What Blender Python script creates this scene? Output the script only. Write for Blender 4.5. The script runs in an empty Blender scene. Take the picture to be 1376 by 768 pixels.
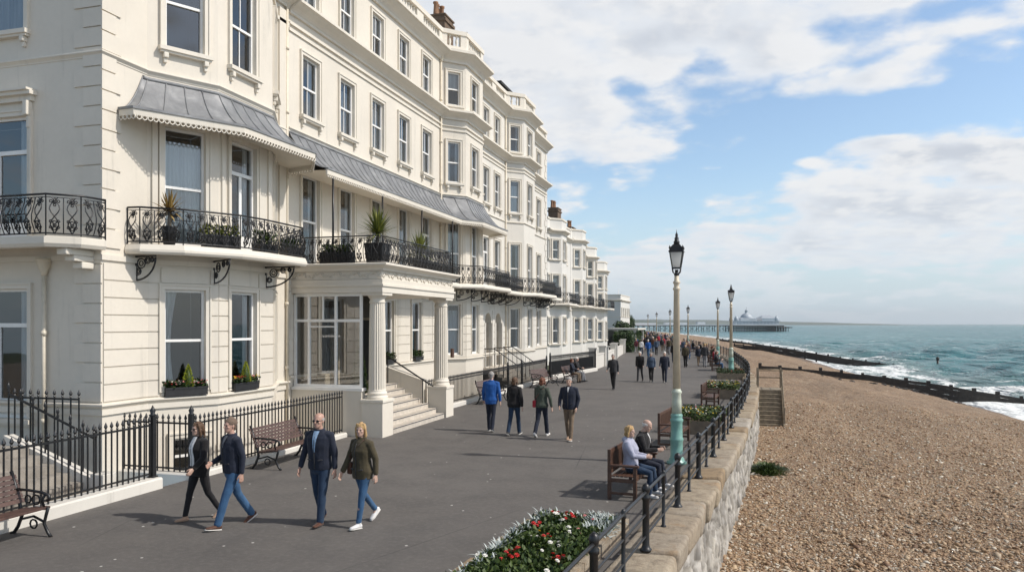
import bpy, bmesh, math, random
import numpy as np
from mathutils import Vector, Matrix, noise as mnoise
random.seed(7)
rng = np.random.default_rng(11)
PI = math.pi
R = math.radians
SC = bpy.context.scene
COL = SC.collection

# ------------------------------------------------------------------ mesh builder
class MB:
    def __init__(self):
        self.v = []; self.f = []; self.m = []; self.s = []; self.mi = 0; self.sm = False
    def vert(self, p):
        self.v.append((float(p[0]), float(p[1]), float(p[2]))); return len(self.v) - 1
    def face(self, idx, mi=None, sm=None):
        self.f.append(tuple(idx)); self.m.append(self.mi if mi is None else mi); self.s.append(self.sm if sm is None else sm)
    def quad(self, a, b, c, d):
        i = [self.vert(p) for p in (a, b, c, d)]; self.face(i)
    def poly(self, pts):
        self.face([self.vert(p) for p in pts])
    def hexa(self, p):   # 8 points: bottom ring 0-3 (ccw from above), top ring 4-7
        i = [self.vert(q) for q in p]
        for f in ((3, 2, 1, 0), (4, 5, 6, 7), (0, 1, 5, 4), (1, 2, 6, 5), (2, 3, 7, 6), (3, 0, 4, 7)):
            self.face([i[k] for k in f])
    def box(self, x0, y0, z0, x1, y1, z1):
        if x0 > x1: x0, x1 = x1, x0
        if y0 > y1: y0, y1 = y1, y0
        if z0 > z1: z0, z1 = z1, z0
        self.hexa([(x0, y0, z0), (x1, y0, z0), (x1, y1, z0), (x0, y1, z0), (x0, y0, z1), (x1, y0, z1), (x1, y1, z1), (x0, y1, z1)])
    def bbox(self, x0, y0, z0, x1, y1, z1, b=.01):   # box with chamfered edges
        bm = bmesh.new()
        r = bmesh.ops.create_cube(bm, size=1)
        for v in bm.verts:
            v.co = Vector(((x0 + x1) / 2 + v.co.x * (x1 - x0), (y0 + y1) / 2 + v.co.y * (y1 - y0), (z0 + z1) / 2 + v.co.z * (z1 - z0)))
        bmesh.ops.bevel(bm, geom=bm.edges[:], offset=b, segments=2, profile=.6, affect='EDGES')
        self.add_bm(bm); bm.free()
    def add_bm(self, bm, M=None):
        base = len(self.v)
        bm.verts.index_update()
        for v in bm.verts:
            self.vert(M @ v.co if M else v.co)
        for f in bm.faces:
            self.face([base + v.index for v in f.verts])
    def bar(self, a, b, w, d=None, up=(0, 0, 1)):   # rectangular bar from a to b
        a = Vector(a); b = Vector(b); d = w if d is None else d
        t = (b - a).normalized(); u = Vector(up)
        if abs(t.dot(u)) > .98: u = Vector((0, 1, 0))
        s = t.cross(u).normalized() * w / 2; n = s.cross(t).normalized() * d / 2
        self.hexa([a - s - n, a + s - n, a + s + n, a - s + n, b - s - n, b + s - n, b + s + n, b - s + n])
    def tube(self, pts, r, n=6, cap=True, closed=False, sm=True, ry=None, side=None):
        pts = [Vector(p) for p in pts]; k = len(pts)
        rr = r if isinstance(r, (list, tuple)) else [r] * k
        rings = []
        prev = None
        for i in range(k):
            if closed: t = pts[(i + 1) % k] - pts[i - 1]
            else: t = pts[min(i + 1, k - 1)] - pts[max(i - 1, 0)]
            if t.length < 1e-9: t = Vector((0, 0, 1))
            t.normalize()
            if side is not None:
                s = Vector(side); s = (s - t * s.dot(t))
                if s.length < 1e-4: s = t.orthogonal()
                s.normalize()
            elif prev is None:
                s = t.orthogonal().normalized()
            else:
                s = prev - t * prev.dot(t)
                s = s.normalized() if s.length > 1e-6 else t.orthogonal().normalized()
            prev = s; q = t.cross(s)
            e = rr[i]
            ra, rb = e if isinstance(e, (list, tuple)) else (e, e if ry is None else ry)
            rings.append([self.vert(pts[i] + s * (ra * math.cos(2 * PI * j / n)) + q * (rb * math.sin(2 * PI * j / n))) for j in range(n)])
        for i in range(k if closed else k - 1):
            A = rings[i]; B = rings[(i + 1) % k]
            for j in range(n):
                self.face((A[j], A[(j + 1) % n], B[(j + 1) % n], B[j]), sm=sm)
        if cap and not closed:
            self.face(rings[0][::-1], sm=False); self.face(rings[-1], sm=False)
    def lathe(self, prof, n=12, c=(0, 0, 0), sm=True, flute=None):   # prof: (r,z)
        rings = []
        for r, z in prof:
            ring = []
            for j in range(n):
                q = r
                if flute and flute[0] <= z <= flute[1] and j % 2: q = r * .90
                ring.append(self.vert((c[0] + q * math.cos(2 * PI * j / n), c[1] + q * math.sin(2 * PI * j / n), c[2] + z)))
            rings.append(ring)
        for i in range(len(rings) - 1):
            for j in range(n):
                self.face((rings[i][j], rings[i][(j + 1) % n], rings[i + 1][(j + 1) % n], rings[i + 1][j]), sm=sm)
        self.face(rings[0][::-1], sm=False); self.face(rings[-1], sm=False)
    def prism(self, plan, z0, z1):
        n = len(plan)
        a = [self.vert((p[0], p[1], z0)) for p in plan]; b = [self.vert((p[0], p[1], z1)) for p in plan]
        self.face(a[::-1]); self.face(b)
        for i in range(n): self.face((a[i], a[(i + 1) % n], b[(i + 1) % n], b[i]))
    def sweep(self, path, prof, cap=True):   # path plan polyline; prof list of (out,z) from bottom-in round to top-in; outward = right of travel
        offs = miter(path)
        rings = []
        for (p, o) in zip(path, offs):
            rings.append([self.vert((p[0] + o[0] * q[0], p[1] + o[1] * q[0], q[1])) for q in prof])
        m = len(prof)
        for i in range(len(path) - 1):
            for j in range(m):
                self.face((rings[i][j], rings[i + 1][j], rings[i + 1][(j + 1) % m], rings[i][(j + 1) % m]))
        if cap:
            self.face(rings[0]); self.face(rings[-1][::-1])
    def build(self, name, mats, parent=None, smooth=None):
        me = bpy.data.meshes.new(name)
        me.from_pydata(self.v, [], self.f)
        if not isinstance(mats, (list, tuple)): mats = [mats]
        for mt in mats: me.materials.append(mt)
        me.polygons.foreach_set('material_index', self.m)
        me.polygons.foreach_set('use_smooth', [bool(x) for x in (self.s if smooth is None else [smooth] * len(self.f))])
        me.update()
        return link(name, me, parent)

def link(name, data, parent=None):
    o = bpy.data.objects.new(name, data); COL.objects.link(o)
    if parent is not None: o.parent = parent
    return o
def miter(path):
    out = []
    n = len(path)
    for i in range(n):
        ns = []
        for a, b in ((i - 1, i), (i, i + 1)):
            if a < 0 or b >= n: continue
            dx = path[b][0] - path[a][0]; dy = path[b][1] - path[a][1]; l = math.hypot(dx, dy) or 1
            ns.append((dy / l, -dx / l))
        if len(ns) == 1: out.append(ns[0]); continue
        sx = ns[0][0] + ns[1][0]; sy = ns[0][1] + ns[1][1]; l2 = sx * sx + sy * sy
        k = 2 / max(l2, .3)
        out.append((sx * k, sy * k))
    return out
def tag(o, label=None, cat=None, group=None, kind=None):
    if label: o['label'] = label
    if cat: o['category'] = cat
    if group: o['group'] = group
    if kind: o['kind'] = kind
    return o
def empty(name, loc=(0, 0, 0), rz=0, parent=None):
    o = bpy.data.objects.new(name, None); COL.objects.link(o); o.empty_display_size = .2
    o.location = loc; o.rotation_euler = (0, 0, rz)
    if parent is not None: o.parent = parent
    return o
def copy_tree(o, parent=None, fn=None):
    c = o.copy(); COL.objects.link(c)
    if parent is not None: c.parent = parent
    if fn: fn(o, c)
    for ch in list(o.children): copy_tree(ch, c, fn)
    return c
def catmull(pts, n):   # resample polyline smoothly
    P = np.array(pts, float); out = []
    k = len(P)
    for i in range(k - 1):
        p0 = P[max(i - 1, 0)]; p1 = P[i]; p2 = P[i + 1]; p3 = P[min(i + 2, k - 1)]
        for j in range(n):
            t = j / n
            out.append(.5 * ((2 * p1) + (-p0 + p2) * t + (2 * p0 - 5 * p1 + 4 * p2 - p3) * t * t + (-p0 + 3 * p1 - 3 * p2 + p3) * t ** 3))
    out.append(P[-1]); return out
def along(path, step, start=0.0):   # points at equal distance along a 2-D polyline -> (x,y,dx,dy)
    out = []; acc = start
    for (a, b) in zip(path[:-1], path[1:]):
        dx = b[0] - a[0]; dy = b[1] - a[1]; l = math.hypot(dx, dy)
        if l < 1e-6: continue
        while acc <= l:
            out.append((a[0] + dx * acc / l, a[1] + dy * acc / l, dx / l, dy / l)); acc += step
        acc -= l
    return out
def plen(path): return sum(math.hypot(b[0] - a[0], b[1] - a[1]) for a, b in zip(path[:-1], path[1:]))
def resample(path, n):   # n equal steps
    L = plen(path); return along(list(path) + [(path[-1][0] + (path[-1][0]-path[-2][0])*1e-3, path[-1][1] + (path[-1][1]-path[-2][1])*1e-3)], L / n)[:n + 1]

# ------------------------------------------------------------------ materials
class NT:
    def __init__(self, nt): self.nt = nt; self.n = nt.nodes; self.l = nt.links
    def node(self, t, **kw):
        x = self.n.new(t)
        for k, v in kw.items(): setattr(x, k, v)
        return x
    def put(self, sock, v):
        if hasattr(v, 'is_linked') or isinstance(v, bpy.types.NodeSocket): self.l.new(v, sock)
        else:
            if isinstance(v, (tuple, list)) and len(v) == 3 and sock.type == 'RGBA': v = (*v, 1)
            sock.default_value = v
    def math(self, op, a, b=0.0, c=None, clamp=False):
        x = self.node('ShaderNodeMath', operation=op, use_clamp=clamp)
        self.put(x.inputs[0], a); self.put(x.inputs[1], b)
        if c is not None: self.put(x.inputs[2], c)
        return x.outputs[0]
    def vmath(self, op, a, b=(0, 0, 0)):
        x = self.node('ShaderNodeVectorMath', operation=op)
        self.put(x.inputs[0], a); self.put(x.inputs[1], b)
        return x.outputs['Value'] if op in ('DOT_PRODUCT', 'LENGTH', 'DISTANCE') else x.outputs[0]
    def mix(self, f, a, b, t='MIX'):
        x = self.node('ShaderNodeMix', data_type='RGBA', blend_type=t)
        self.put(x.inputs[0], f); self.put(x.inputs[6], a); self.put(x.inputs[7], b)
        return x.outputs[2]
    def noise(self, vec, scale, detail=4, rough=.55, dist=0.0):
        x = self.node('ShaderNodeTexNoise'); self.put(x.inputs['Vector'], vec)
        x.inputs['Scale'].default_value = scale; x.inputs['Detail'].default_value = detail
        x.inputs['Roughness'].default_value = rough; x.inputs['Distortion'].default_value = dist
        return x.outputs['Fac']
    def ramp(self, f, stops, interp='LINEAR'):
        x = self.node('ShaderNodeValToRGB'); cr = x.color_ramp; cr.interpolation = interp
        while len(cr.elements) < len(stops): cr.elements.new(.5)
        for e, (p, c) in zip(cr.elements, stops):
            e.position = p; e.color = (*c, 1) if isinstance(c, (tuple, list)) else (c, c, c, 1)
        self.put(x.inputs[0], f); return x.outputs[0]
    def mapr(self, f, a, b, c=0, d=1, smooth=True):
        x = self.node('ShaderNodeMapRange', interpolation_type='SMOOTHSTEP' if smooth else 'LINEAR')
        self.put(x.inputs[0], f); x.inputs[1].default_value = a; x.inputs[2].default_value = b
        x.inputs[3].default_value = c; x.inputs[4].default_value = d
        return x.outputs[0]
    def voro(self, vec, scale, feat='F1', rnd=1.0):
        x = self.node('ShaderNodeTexVoronoi', feature=feat); self.put(x.inputs['Vector'], vec)
        x.inputs['Scale'].default_value = scale; x.inputs['Randomness'].default_value = rnd
        return x
    def bump(self, h, strength=.3, dist=.01, normal=None):
        x = self.node('ShaderNodeBump'); x.inputs['Strength'].default_value = strength; x.inputs['Distance'].default_value = dist
        self.put(x.inputs['Height'], h)
        if normal is not None: self.l.new(normal, x.inputs['Normal'])
        return x.outputs[0]
    def scalev(self, vec, s):
        x = self.node('ShaderNodeMapping'); self.put(x.inputs[0], vec); x.inputs['Scale'].default_value = s
        return x.outputs[0]

def new_mat(name):
    m = bpy.data.materials.new(name); m.use_nodes = True
    t = NT(m.node_tree); b = m.node_tree.nodes['Principled BSDF']
    return m, t, b
def geo_pos(t): return t.node('ShaderNodeNewGeometry').outputs['Position']
def obj_pos(t): return t.node('ShaderNodeTexCoord').outputs['Object']

def simple(name, col, rough=.6, metal=0.0, var=.12, scale=6.0, bump=0.0, bscale=40, coat=0.0, world=False, spec=None):
    m, t, b = new_mat(name)
    p = geo_pos(t) if world else obj_pos(t)
    f = t.noise(p, scale, 5, .6)
    lo = tuple(c * (1 - var) for c in col); hi = tuple(min(1, c * (1 + var)) for c in col)
    t.put(b.inputs['Base Color'], t.ramp(f, [(.3, lo), (.7, hi)]))
    b.inputs['Roughness'].default_value = rough; b.inputs['Metallic'].default_value = metal
    if coat: b.inputs['Coat Weight'].default_value = coat
    if spec is not None: b.inputs['Specular IOR Level'].default_value = spec
    if bump:
        t.put(b.inputs['Normal'], t.bump(t.noise(p, bscale, 5, .6), bump, .01))
    return m

def stucco(name, col, dirt=.5, grey=(.33, .31, .27)):
    m, t, b = new_mat(name)
    p = geo_pos(t)
    big = t.noise(p, .55, 5, .6, .3)
    fine = t.noise(p, 9, 6, .65)
    streak = t.noise(t.scalev(p, (2.6, 2.6, .16)), 1.3, 6, .65, .2)
    c = t.ramp(big, [(.3, tuple(x * .93 for x in col)), (.7, tuple(min(1, x * 1.04) for x in col))])
    c = t.mix(t.mapr(fine, .35, .75, 0, .16), c, tuple(x * .8 for x in col))
    c = t.mix(t.math('MULTIPLY', t.mapr(streak, .56, .80, 0, .72 * dirt), t.mapr(fine, .2, .6, .3, 1)), c, grey)
    spots = t.noise(p, 3.1, 8, .75)
    c = t.mix(t.mapr(spots, .64, .74, 0, .36 * dirt), c, (.36, .33, .28))
    t.put(b.inputs['Base Color'], c)
    b.inputs['Roughness'].default_value = .55
    b.inputs['Specular IOR Level'].default_value = .3
    h = t.math('ADD', t.math('MULTIPLY', fine, .4), t.noise(p, 2.2, 3, .5))
    t.put(b.inputs['Normal'], t.bump(h, .22, .012))
    return m

M = {}
M['stucco'] = stucco('stucco_cream', (.685, .63, .54), .8)
M['stucco_b'] = stucco('stucco_ivory', (.665, .630, .565), .75)
M['stucco_c'] = stucco('stucco_white', (.67, .65, .605), .8)
M['trim'] = stucco('trim_cream', (.70, .648, .558), .65)
M['white'] = simple('white_paint', (.80, .79, .76), .35, var=.05, scale=3)
M['whitewall'] = stucco('white_wash', (.66, .63, .57), 1.1)
M['black'] = simple('black_iron', (.014, .014, .015), .38, var=.35, scale=9, bump=.15, bscale=60)
M['lead'] = None
M['dark'] = simple('dark_interior', (.035, .034, .033), .9)
M['room'] = simple('dark_room_box', (.017, .018, .021), .9, scale=.8, var=.4, world=True)  # near black, standing in for the dimness of the rooms
M['brick'] = simple('chimney_brick', (.145, .098, .064), .85, var=.35, scale=5, bump=.3, bscale=14)
M['pot'] = simple('terracotta', (.27, .145, .08), .8, var=.25)
M['slate'] = simple('roof_slate', (.085, .085, .095), .6, var=.25, scale=3)
M['pipe'] = simple('cream_pipe', (.66, .59, .47), .45, var=.1)
M['teak'] = simple('bench_wood', (.085, .042, .026), .5, var=.35, scale=9, bump=.2, bscale=30)
M['slat'] = simple('bench_slat', (.085, .048, .038), .5, var=.35, scale=7, bump=.2, bscale=30)
M['polecream'] = simple('pole_cream', (.60, .52, .39), .42, var=.12, scale=5)
M['mint'] = simple('mint_paint', (.52, .56, .46), .42, var=.12, scale=6)
M['teal'] = simple('teal_paint', (.185, .36, .315), .38, var=.12, scale=6)
M['soil'] = simple('soil', (.05, .033, .022), .95, var=.4, scale=14, bump=.5, bscale=40)
M['step'] = simple('stone_step', (.52, .47, .40), .7, var=.15, scale=5, bump=.15, bscale=30, world=True)
M['timber'] = simple('weathered_timber', (.25, .205, .145), .8, var=.35, scale=7, bump=.4, bscale=24)
M['groyne'] = simple('wet_timber', (.030, .024, .019), .6, var=.5, scale=5, bump=.4, bscale=16)
M['planterwood'] = simple('planter_board', (.20, .155, .11), .75, var=.25, scale=4, bump=.2, bscale=20)
M['blackpot'] = simple('black_planter', (.018, .018, .019), .5, var=.3)

def lead_mat():
    m, t, b = new_mat('lead_sheet'); p = geo_pos(t)
    f = t.noise(p, 1.7, 6, .65, .4); g = t.noise(p, 14, 5, .7)
    c = t.ramp(f, [(.3, (.14, .143, .15)), (.55, (.225, .23, .235)), (.75, (.37, .37, .37))])
    c = t.mix(t.mapr(g, .62, .75, 0, .5), c, (.50, .50, .50))
    t.put(b.inputs['Base Color'], c); b.inputs['Roughness'].default_value = .5; b.inputs['Metallic'].default_value = .1
    t.put(b.inputs['Normal'], t.bump(t.noise(p, 3.5, 4, .6), .35, .03))
    return m
M['lead'] = lead_mat()

def glass_mat(name, tint=.75, refl=1.0, base=.055):
    m, t, b = new_mat(name)
    m.node_tree.nodes.remove(b)
    out = m.node_tree.nodes['Material Output']
    tr = t.node('ShaderNodeBsdfTransparent'); tr.inputs[0].default_value = (tint * .96, tint, tint * 1.0, 1)
    gl = t.node('ShaderNodeBsdfGlossy'); gl.inputs['Roughness'].default_value = .02
    gl.inputs['Color'].default_value = (refl, refl, refl, 1)
    p = geo_pos(t)
    t.put(gl.inputs['Normal'], t.bump(t.noise(p, .9, 2, .5), .04, .05))
    fr = t.node('ShaderNodeFresnel'); fr.inputs[0].default_value = 1.5
    f = t.math('MULTIPLY_ADD', fr.outputs[0], 1.3, base, clamp=True)
    mx = t.node('ShaderNodeMixShader'); t.put(mx.inputs[0], f)
    t.l.new(tr.outputs[0], mx.inputs[1]); t.l.new(gl.outputs[0], mx.inputs[2]); t.l.new(mx.outputs[0], out.inputs[0])
    return m
M['glass'] = glass_mat('window_glass', .72)
M['porchglass'] = glass_mat('porch_glass', .82, 1.0, .14)
m, t, b = new_mat('lantern_glass'); out_ = m.node_tree.nodes['Material Output']
tl = t.node('ShaderNodeBsdfTranslucent'); tl.inputs[0].default_value = (.92, .93, .92, 1); b.inputs['Base Color'].default_value = (.70, .72, .72, 1); b.inputs['Roughness'].default_value = .15
mx_ = t.node('ShaderNodeMixShader'); mx_.inputs[0].default_value = .75; t.l.new(b.outputs[0], mx_.inputs[1]); t.l.new(tl.outputs[0], mx_.inputs[2]); t.l.new(mx_.outputs[0], out_.inputs[0])
M['lampglass'] = m
m, t, b = new_mat('net_curtain'); p = obj_pos(t)
t.put(b.inputs['Base Color'], t.ramp(t.noise(t.scalev(p, (14, 14, .4)), 1.0, 3), [(.3, (.50, .52, .55)), (.7, (.74, .76, .78))]))
b.inputs['Roughness'].default_value = .9
M['curtain'] = m

def leafmat(name, a, b_, rough=.5, scale=3.0):
    m, t, b = new_mat(name)
    oi = t.node('ShaderNodeNewGeometry').outputs['Random Per Island']
    p = geo_pos(t)
    f = t.math('MULTIPLY_ADD', oi, .6, t.math('MULTIPLY', t.noise(p, scale, 3), .4))
    t.put(b.inputs['Base Color'], t.ramp(f, [(.2, a), (.8, b_)]))
    b.inputs['Roughness'].default_value = rough; b.inputs['Specular IOR Level'].default_value = .3
    return m
M['yucca'] = leafmat('spiky_leaf', (.07, .095, .02), (.27, .28, .06))
M['bronze'] = leafmat('bronze_leaf', (.13, .075, .025), (.36, .25, .08))
M['leaf'] = leafmat('bed_leaf', (.018, .04, .010), (.075, .11, .022))
M['leafdark'] = leafmat('dark_leaf', (.012, .028, .009), (.04, .07, .016))
M['lime'] = leafmat('lime_leaf', (.16, .20, .015), (.40, .42, .03))
M['silver'] = leafmat('silver_leaf', (.28, .32, .30), (.52, .56, .54))
M['red'] = leafmat('red_petal', (.42, .012, .016), (.60, .05, .04))
M['whitepetal'] = leafmat('white_petal', (.68, .66, .58), (.82, .81, .76))
M['pink'] = leafmat('pink_petal', (.55, .16, .18), (.75, .40, .36))
M['yellow'] = leafmat('yellow_petal', (.62, .42, .03), (.80, .62, .10))

# ------------------------------------------------------------------ camera, sun, sky
F_PX, W_PX, H_PX, CX, HY = 1040.0, 1376.0, 768.0, 688.0, 435.0
TH = R(16.44)
EYE = 3.3
cam = bpy.data.cameras.new('camera'); cob = bpy.data.objects.new('camera', cam); COL.objects.link(cob)
cam.sensor_width = 36; cam.lens = 36 * F_PX / W_PX; cam.clip_end = 60000; cam.clip_start = .1
cam.shift_y = (HY - H_PX / 2) / W_PX
cob.location = (0, 0, EYE); cob.rotation_euler = (R(90), 0, TH)
SC.camera = cob
SUN_EL = R(45); SUN_AZ = R(88)     # azimuth measured from +Y towards +X
sd = Vector((math.cos(SUN_EL) * math.sin(SUN_AZ), math.cos(SUN_EL) * math.cos(SUN_AZ), math.sin(SUN_EL)))
sun = bpy.data.lights.new('sun', 'SUN'); sun.energy = 3.9; sun.angle = R(1.4); sun.color = (1, .955, .89)
sob = bpy.data.objects.new('sun', sun); COL.objects.link(sob); sob.rotation_euler = sd.to_track_quat('Z', 'Y').to_euler()
SC.view_settings.view_transform = 'Standard'; SC.view_settings.look = 'None'
SC.view_settings.exposure = 0.0; SC.view_settings.gamma = 1.0

def build_world():
    w = bpy.data.worlds.new('World'); SC.world = w; w.use_nodes = True
    t = NT(w.node_tree); bg = w.node_tree.nodes['Background']
    bg.inputs[1].default_value = .135
    w.cycles.sampling_method = 'MANUAL'; w.cycles.sample_map_resolution = 512
    sky = t.node('ShaderNodeTexSky', sky_type='NISHITA'); sky.sun_disc = False
    sky.sun_elevation = SUN_EL; sky.sun_rotation = SUN_AZ; sky.altitude = 10
    sky.air_density = 1.0; sky.dust_density = 1.2; sky.ozone_density = 2.0
    d = t.node('ShaderNodeTexCoord').outputs['Generated']
    sx = t.node('ShaderNodeSeparateXYZ'); t.l.new(d, sx.inputs[0])
    x, y, z = sx.outputs
    az = t.math('ARCTAN2', x, y); el = t.math('ARCSINE', z)
    # flat cloud layer coordinates
    zz = t.math('MAXIMUM', t.math('ADD', z, .22), .12)
    cx = t.node('ShaderNodeCombineXYZ'); t.put(cx.inputs[0], t.math('DIVIDE', x, zz)); t.put(cx.inputs[1], t.math('DIVIDE', y, zz)); cx.inputs[2].default_value = 3.7
    pc = cx.outputs[0]
    big = t.noise(pc, 1.15, 7, .56, .2)
    med = t.noise(pc, 4.0, 5, .58, .1)
    fin = t.noise(pc, 13.0, 6, .62)
    dens = t.math('ADD', t.math('ADD', t.math('MULTIPLY', big, .52), t.math('MULTIPLY', med, .38)), t.math('MULTIPLY', fin, .10))
    bias = None
    for (px, py, rx, ry, ang, amp) in SKY_BLOBS:
        u = (px - CX) / F_PX; v = (HY - py) / F_PX
        a0 = math.atan(u) - TH; e0 = math.atan(v / math.hypot(1, u))
        da = t.math('SUBTRACT', az, a0); de = t.math('SUBTRACT', el, e0)
        ca, sa = math.cos(ang), math.sin(ang)
        p1 = t.math('ADD', t.math('MULTIPLY', da, ca / (rx / F_PX)), t.math('MULTIPLY', de, sa / (rx / F_PX)))
        p2 = t.math('ADD', t.math('MULTIPLY', da, -sa / (ry / F_PX)), t.math('MULTIPLY', de, ca / (ry / F_PX)))
        r2 = t.math('ADD', t.math('MULTIPLY', p1, p1), t.math('MULTIPLY', p2, p2))
        g = t.math('MULTIPLY', t.math('EXPONENT', t.math('MULTIPLY', r2, -1.0)), amp)
        bias = g if bias is None else t.math('ADD', bias, g)
    # rounded cumulus billows
    nz = t.node('ShaderNodeTexNoise'); t.put(nz.inputs['Vector'], pc); nz.inputs['Scale'].default_value = 3.0; nz.inputs['Detail'].default_value = 4
    sc_ = t.node('ShaderNodeVectorMath', operation='SCALE'); t.put(sc_.inputs[0], nz.outputs['Color']); sc_.inputs['Scale'].default_value = .22
    wq = t.vmath('ADD', pc, sc_.outputs[0])
    v1 = t.voro(wq, 4.5, 'SMOOTH_F1'); v1.inputs['Smoothness'].default_value = .35
    v2 = t.voro(wq, 11.0, 'SMOOTH_F1'); v2.inputs['Smoothness'].default_value = .35
    puff = t.math('ADD', t.math('MULTIPLY', t.math('SUBTRACT', .42, v1.outputs['Distance']), .22), t.math('MULTIPLY', t.math('SUBTRACT', .42, v2.outputs['Distance']), .10))
    dens = t.math('ADD', t.math('ADD', dens, bias), puff)
    front = t.math('COSINE', t.math('ADD', az, TH))
    dens = t.math('SUBTRACT', dens, t.math('MULTIPLY', t.mapr(front, .75, -.1), .05)); dens = t.math('SUBTRACT', dens, t.math('MULTIPLY', t.mapr(el, .42, .75), .16))
    mask = t.mapr(dens, .415, .55, 0, 1)
    thick = t.mapr(dens, .52, .74, 0, 1)
    # cloud shading: slightly greyer where thick, brighter rims
    # light from the sun side: density difference towards the sun
    off = t.vmath('ADD', pc, (.09, -.05, 0))
    big2 = t.noise(off, 1.15, 7, .56, .2); 
    slope = t.math('SUBTRACT', big, big2)
    lit = t.mapr(t.math('ADD', t.math('ADD', slope, t.math('MULTIPLY', puff, .8)), t.math('MULTIPLY', t.math('SUBTRACT', med, t.noise(t.vmath('ADD', pc, (.035, -.03, 0)), 4.0, 5, .58, .1)), .9)), -.11, .09, 0, 1)
    shade = t.mix(thick, (6.0, 6.25, 6.6), (4.5, 4.8, 5.3))
    shade = t.mix(t.math('MULTIPLY', lit, .8), shade, (6.8, 6.8, 6.8))
    hz = t.mapr(el, 0.0, .20, 1, 0)
    skyc = t.mix(1.0, sky.outputs[0], t.mix(t.mapr(el, .35, .7), SKY_TINT, (1.06, .86, .69)), 'MULTIPLY')
    skyc = t.mix(t.math('MULTIPLY', hz, .78), skyc, (4.3, 5.4, 6.4))
    shade = t.mix(t.math('MULTIPLY', hz, .55), shade, (5.3, 5.9, 6.5))
    col = t.mix(t.math('MULTIPLY', mask, t.mapr(el, -.02, .10, .25, .97)), skyc, shade)
    t.l.new(col, bg.inputs[0])
SKY_TINT = (1.38, 1.40, 1.36)
SKY_BLOBS = [  # px, py, rx, ry, angle, amplitude
    (700, 90, 260, 110, 0, .13), (980, 60, 220, 70, 0, .10), (1270, 85, 160, 40, .2, .07),
    (850, 205, 150, 45, .1, .12), (760, 330, 90, 50, 0, .05), (1200, 290, 320, 46, .08, .13),
    (1160, 192, 50, 15, 0, .34), (1238, 207, 40, 11, 0, .30), (1345, 200, 45, 10, 0, .28), (1090, 215, 30, 8, 0, .18),
    (1000, 345, 260, 24, 0, .05),
    (1120, 168, 190, 30, .12, -.175), (985, 238, 120, 26, .38, -.13), (820, 285, 90, 18, .25, -.09), (1330, 150, 120, 34, .1, -.09),
    (1190, 35, 80, 24, 0, -.12), (790, 50, 50, 20, .3, -.13), (835, 115, 46, 24, -.6, -.17), (860, 25, 40, 14, 0, -.12), (930, 95, 50, 12, .2, -.12), (1080, 100, 60, 12, .1, -.10),
    (1290, 8, 60, 12, 0, -.1), (620, 20, 60, 50, 0, -.08), (1180, 75, 70, 14, .1, -.07)]
build_world()
# ------------------------------------------------------------------ facade kit
class Seg:
    def __init__(self, a, b):
        self.a = a; self.b = b; dx = b[0] - a[0]; dy = b[1] - a[1]
        self.L = math.hypot(dx, dy); self.d = (dx / self.L, dy / self.L); self.n = (self.d[1], -self.d[0])
        self.ang = math.atan2(dy, dx)
    def p(self, u, out=0.0, z=0.0):
        return (self.a[0] + self.d[0] * u + self.n[0] * out, self.a[1] + self.d[1] * u + self.n[1] * out, z)
def grid_cells(L, z0, z1, ops):
    us = sorted({0.0, L, *[min(max(o[k], 0), L) for o in ops for k in (0, 1)]}); zs = sorted({z0, z1, *[min(max(o[k], z0), z1) for o in ops for k in (2, 3)]})
    for i in range(len(us) - 1):
        for j in range(len(zs) - 1):
            uc = (us[i] + us[i + 1]) / 2; zc = (zs[j] + zs[j + 1]) / 2
            if us[i + 1] - us[i] < 1e-5 or zs[j + 1] - zs[j] < 1e-5: continue
            if any(o[0] < uc < o[1] and o[2] < zc < o[3] for o in ops): continue
            yield us[i], us[i + 1], zs[j], zs[j + 1]
REV = .17
def wall(mb, s, z0, z1, ops):
    for u0, u1, a, b in grid_cells(s.L, z0, z1, ops):
        mb.quad(s.p(u0, 0, a), s.p(u1, 0, a), s.p(u1, 0, b), s.p(u0, 0, b))
    for u0, u1, a, b in ops:
        mb.quad(s.p(u0, 0, a), s.p(u0, 0, b), s.p(u0, -REV, b), s.p(u0, -REV, a))
        mb.quad(s.p(u1, 0, b), s.p(u1, 0, a), s.p(u1, -REV, a), s.p(u1, -REV, b))
        mb.quad(s.p(u0, 0, b), s.p(u1, 0, b), s.p(u1, -REV, b), s.p(u0, -REV, b))
        mb.quad(s.p(u1, 0, a), s.p(u0, 0, a), s.p(u0, -REV, a), s.p(u1, -REV, a))
def sbox(mb, s, u0, u1, o0, o1, z0, z1):
    mb.hexa([s.p(u0, o0, z0), s.p(u1, o0, z0), s.p(u1, o1, z0), s.p(u0, o1, z0), s.p(u0, o0, z1), s.p(u1, o0, z1), s.p(u1, o1, z1), s.p(u0, o1, z1)][0:8]
            if False else [s.p(u0, o1, z0), s.p(u1, o1, z0), s.p(u1, o0, z0), s.p(u0, o0, z0), s.p(u0, o1, z1), s.p(u1, o1, z1), s.p(u1, o0, z1), s.p(u0, o0, z1)])
def rustic(mb, s, z0, z1, ops, ch=.36, gap=.028, proud=.03, um0=0.0, um1=0.0):
    z = z0
    while z < z1 - .05:
        a = z + gap; b = min(z + ch, z1)
        for u0, u1, c, d in grid_cells(s.L, a, b, [(o[0] - .13, o[1] + .13, o[2] - .02, o[3] + .14) for o in ops]):
            u0 = max(u0, um0); u1 = min(u1, s.L - um1)
            if u1 - u0 > .04 and d - c > .03: sbox(mb, s, u0, u1, -.002, proud, c, d)
        z += ch
WPROTO = {}
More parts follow.
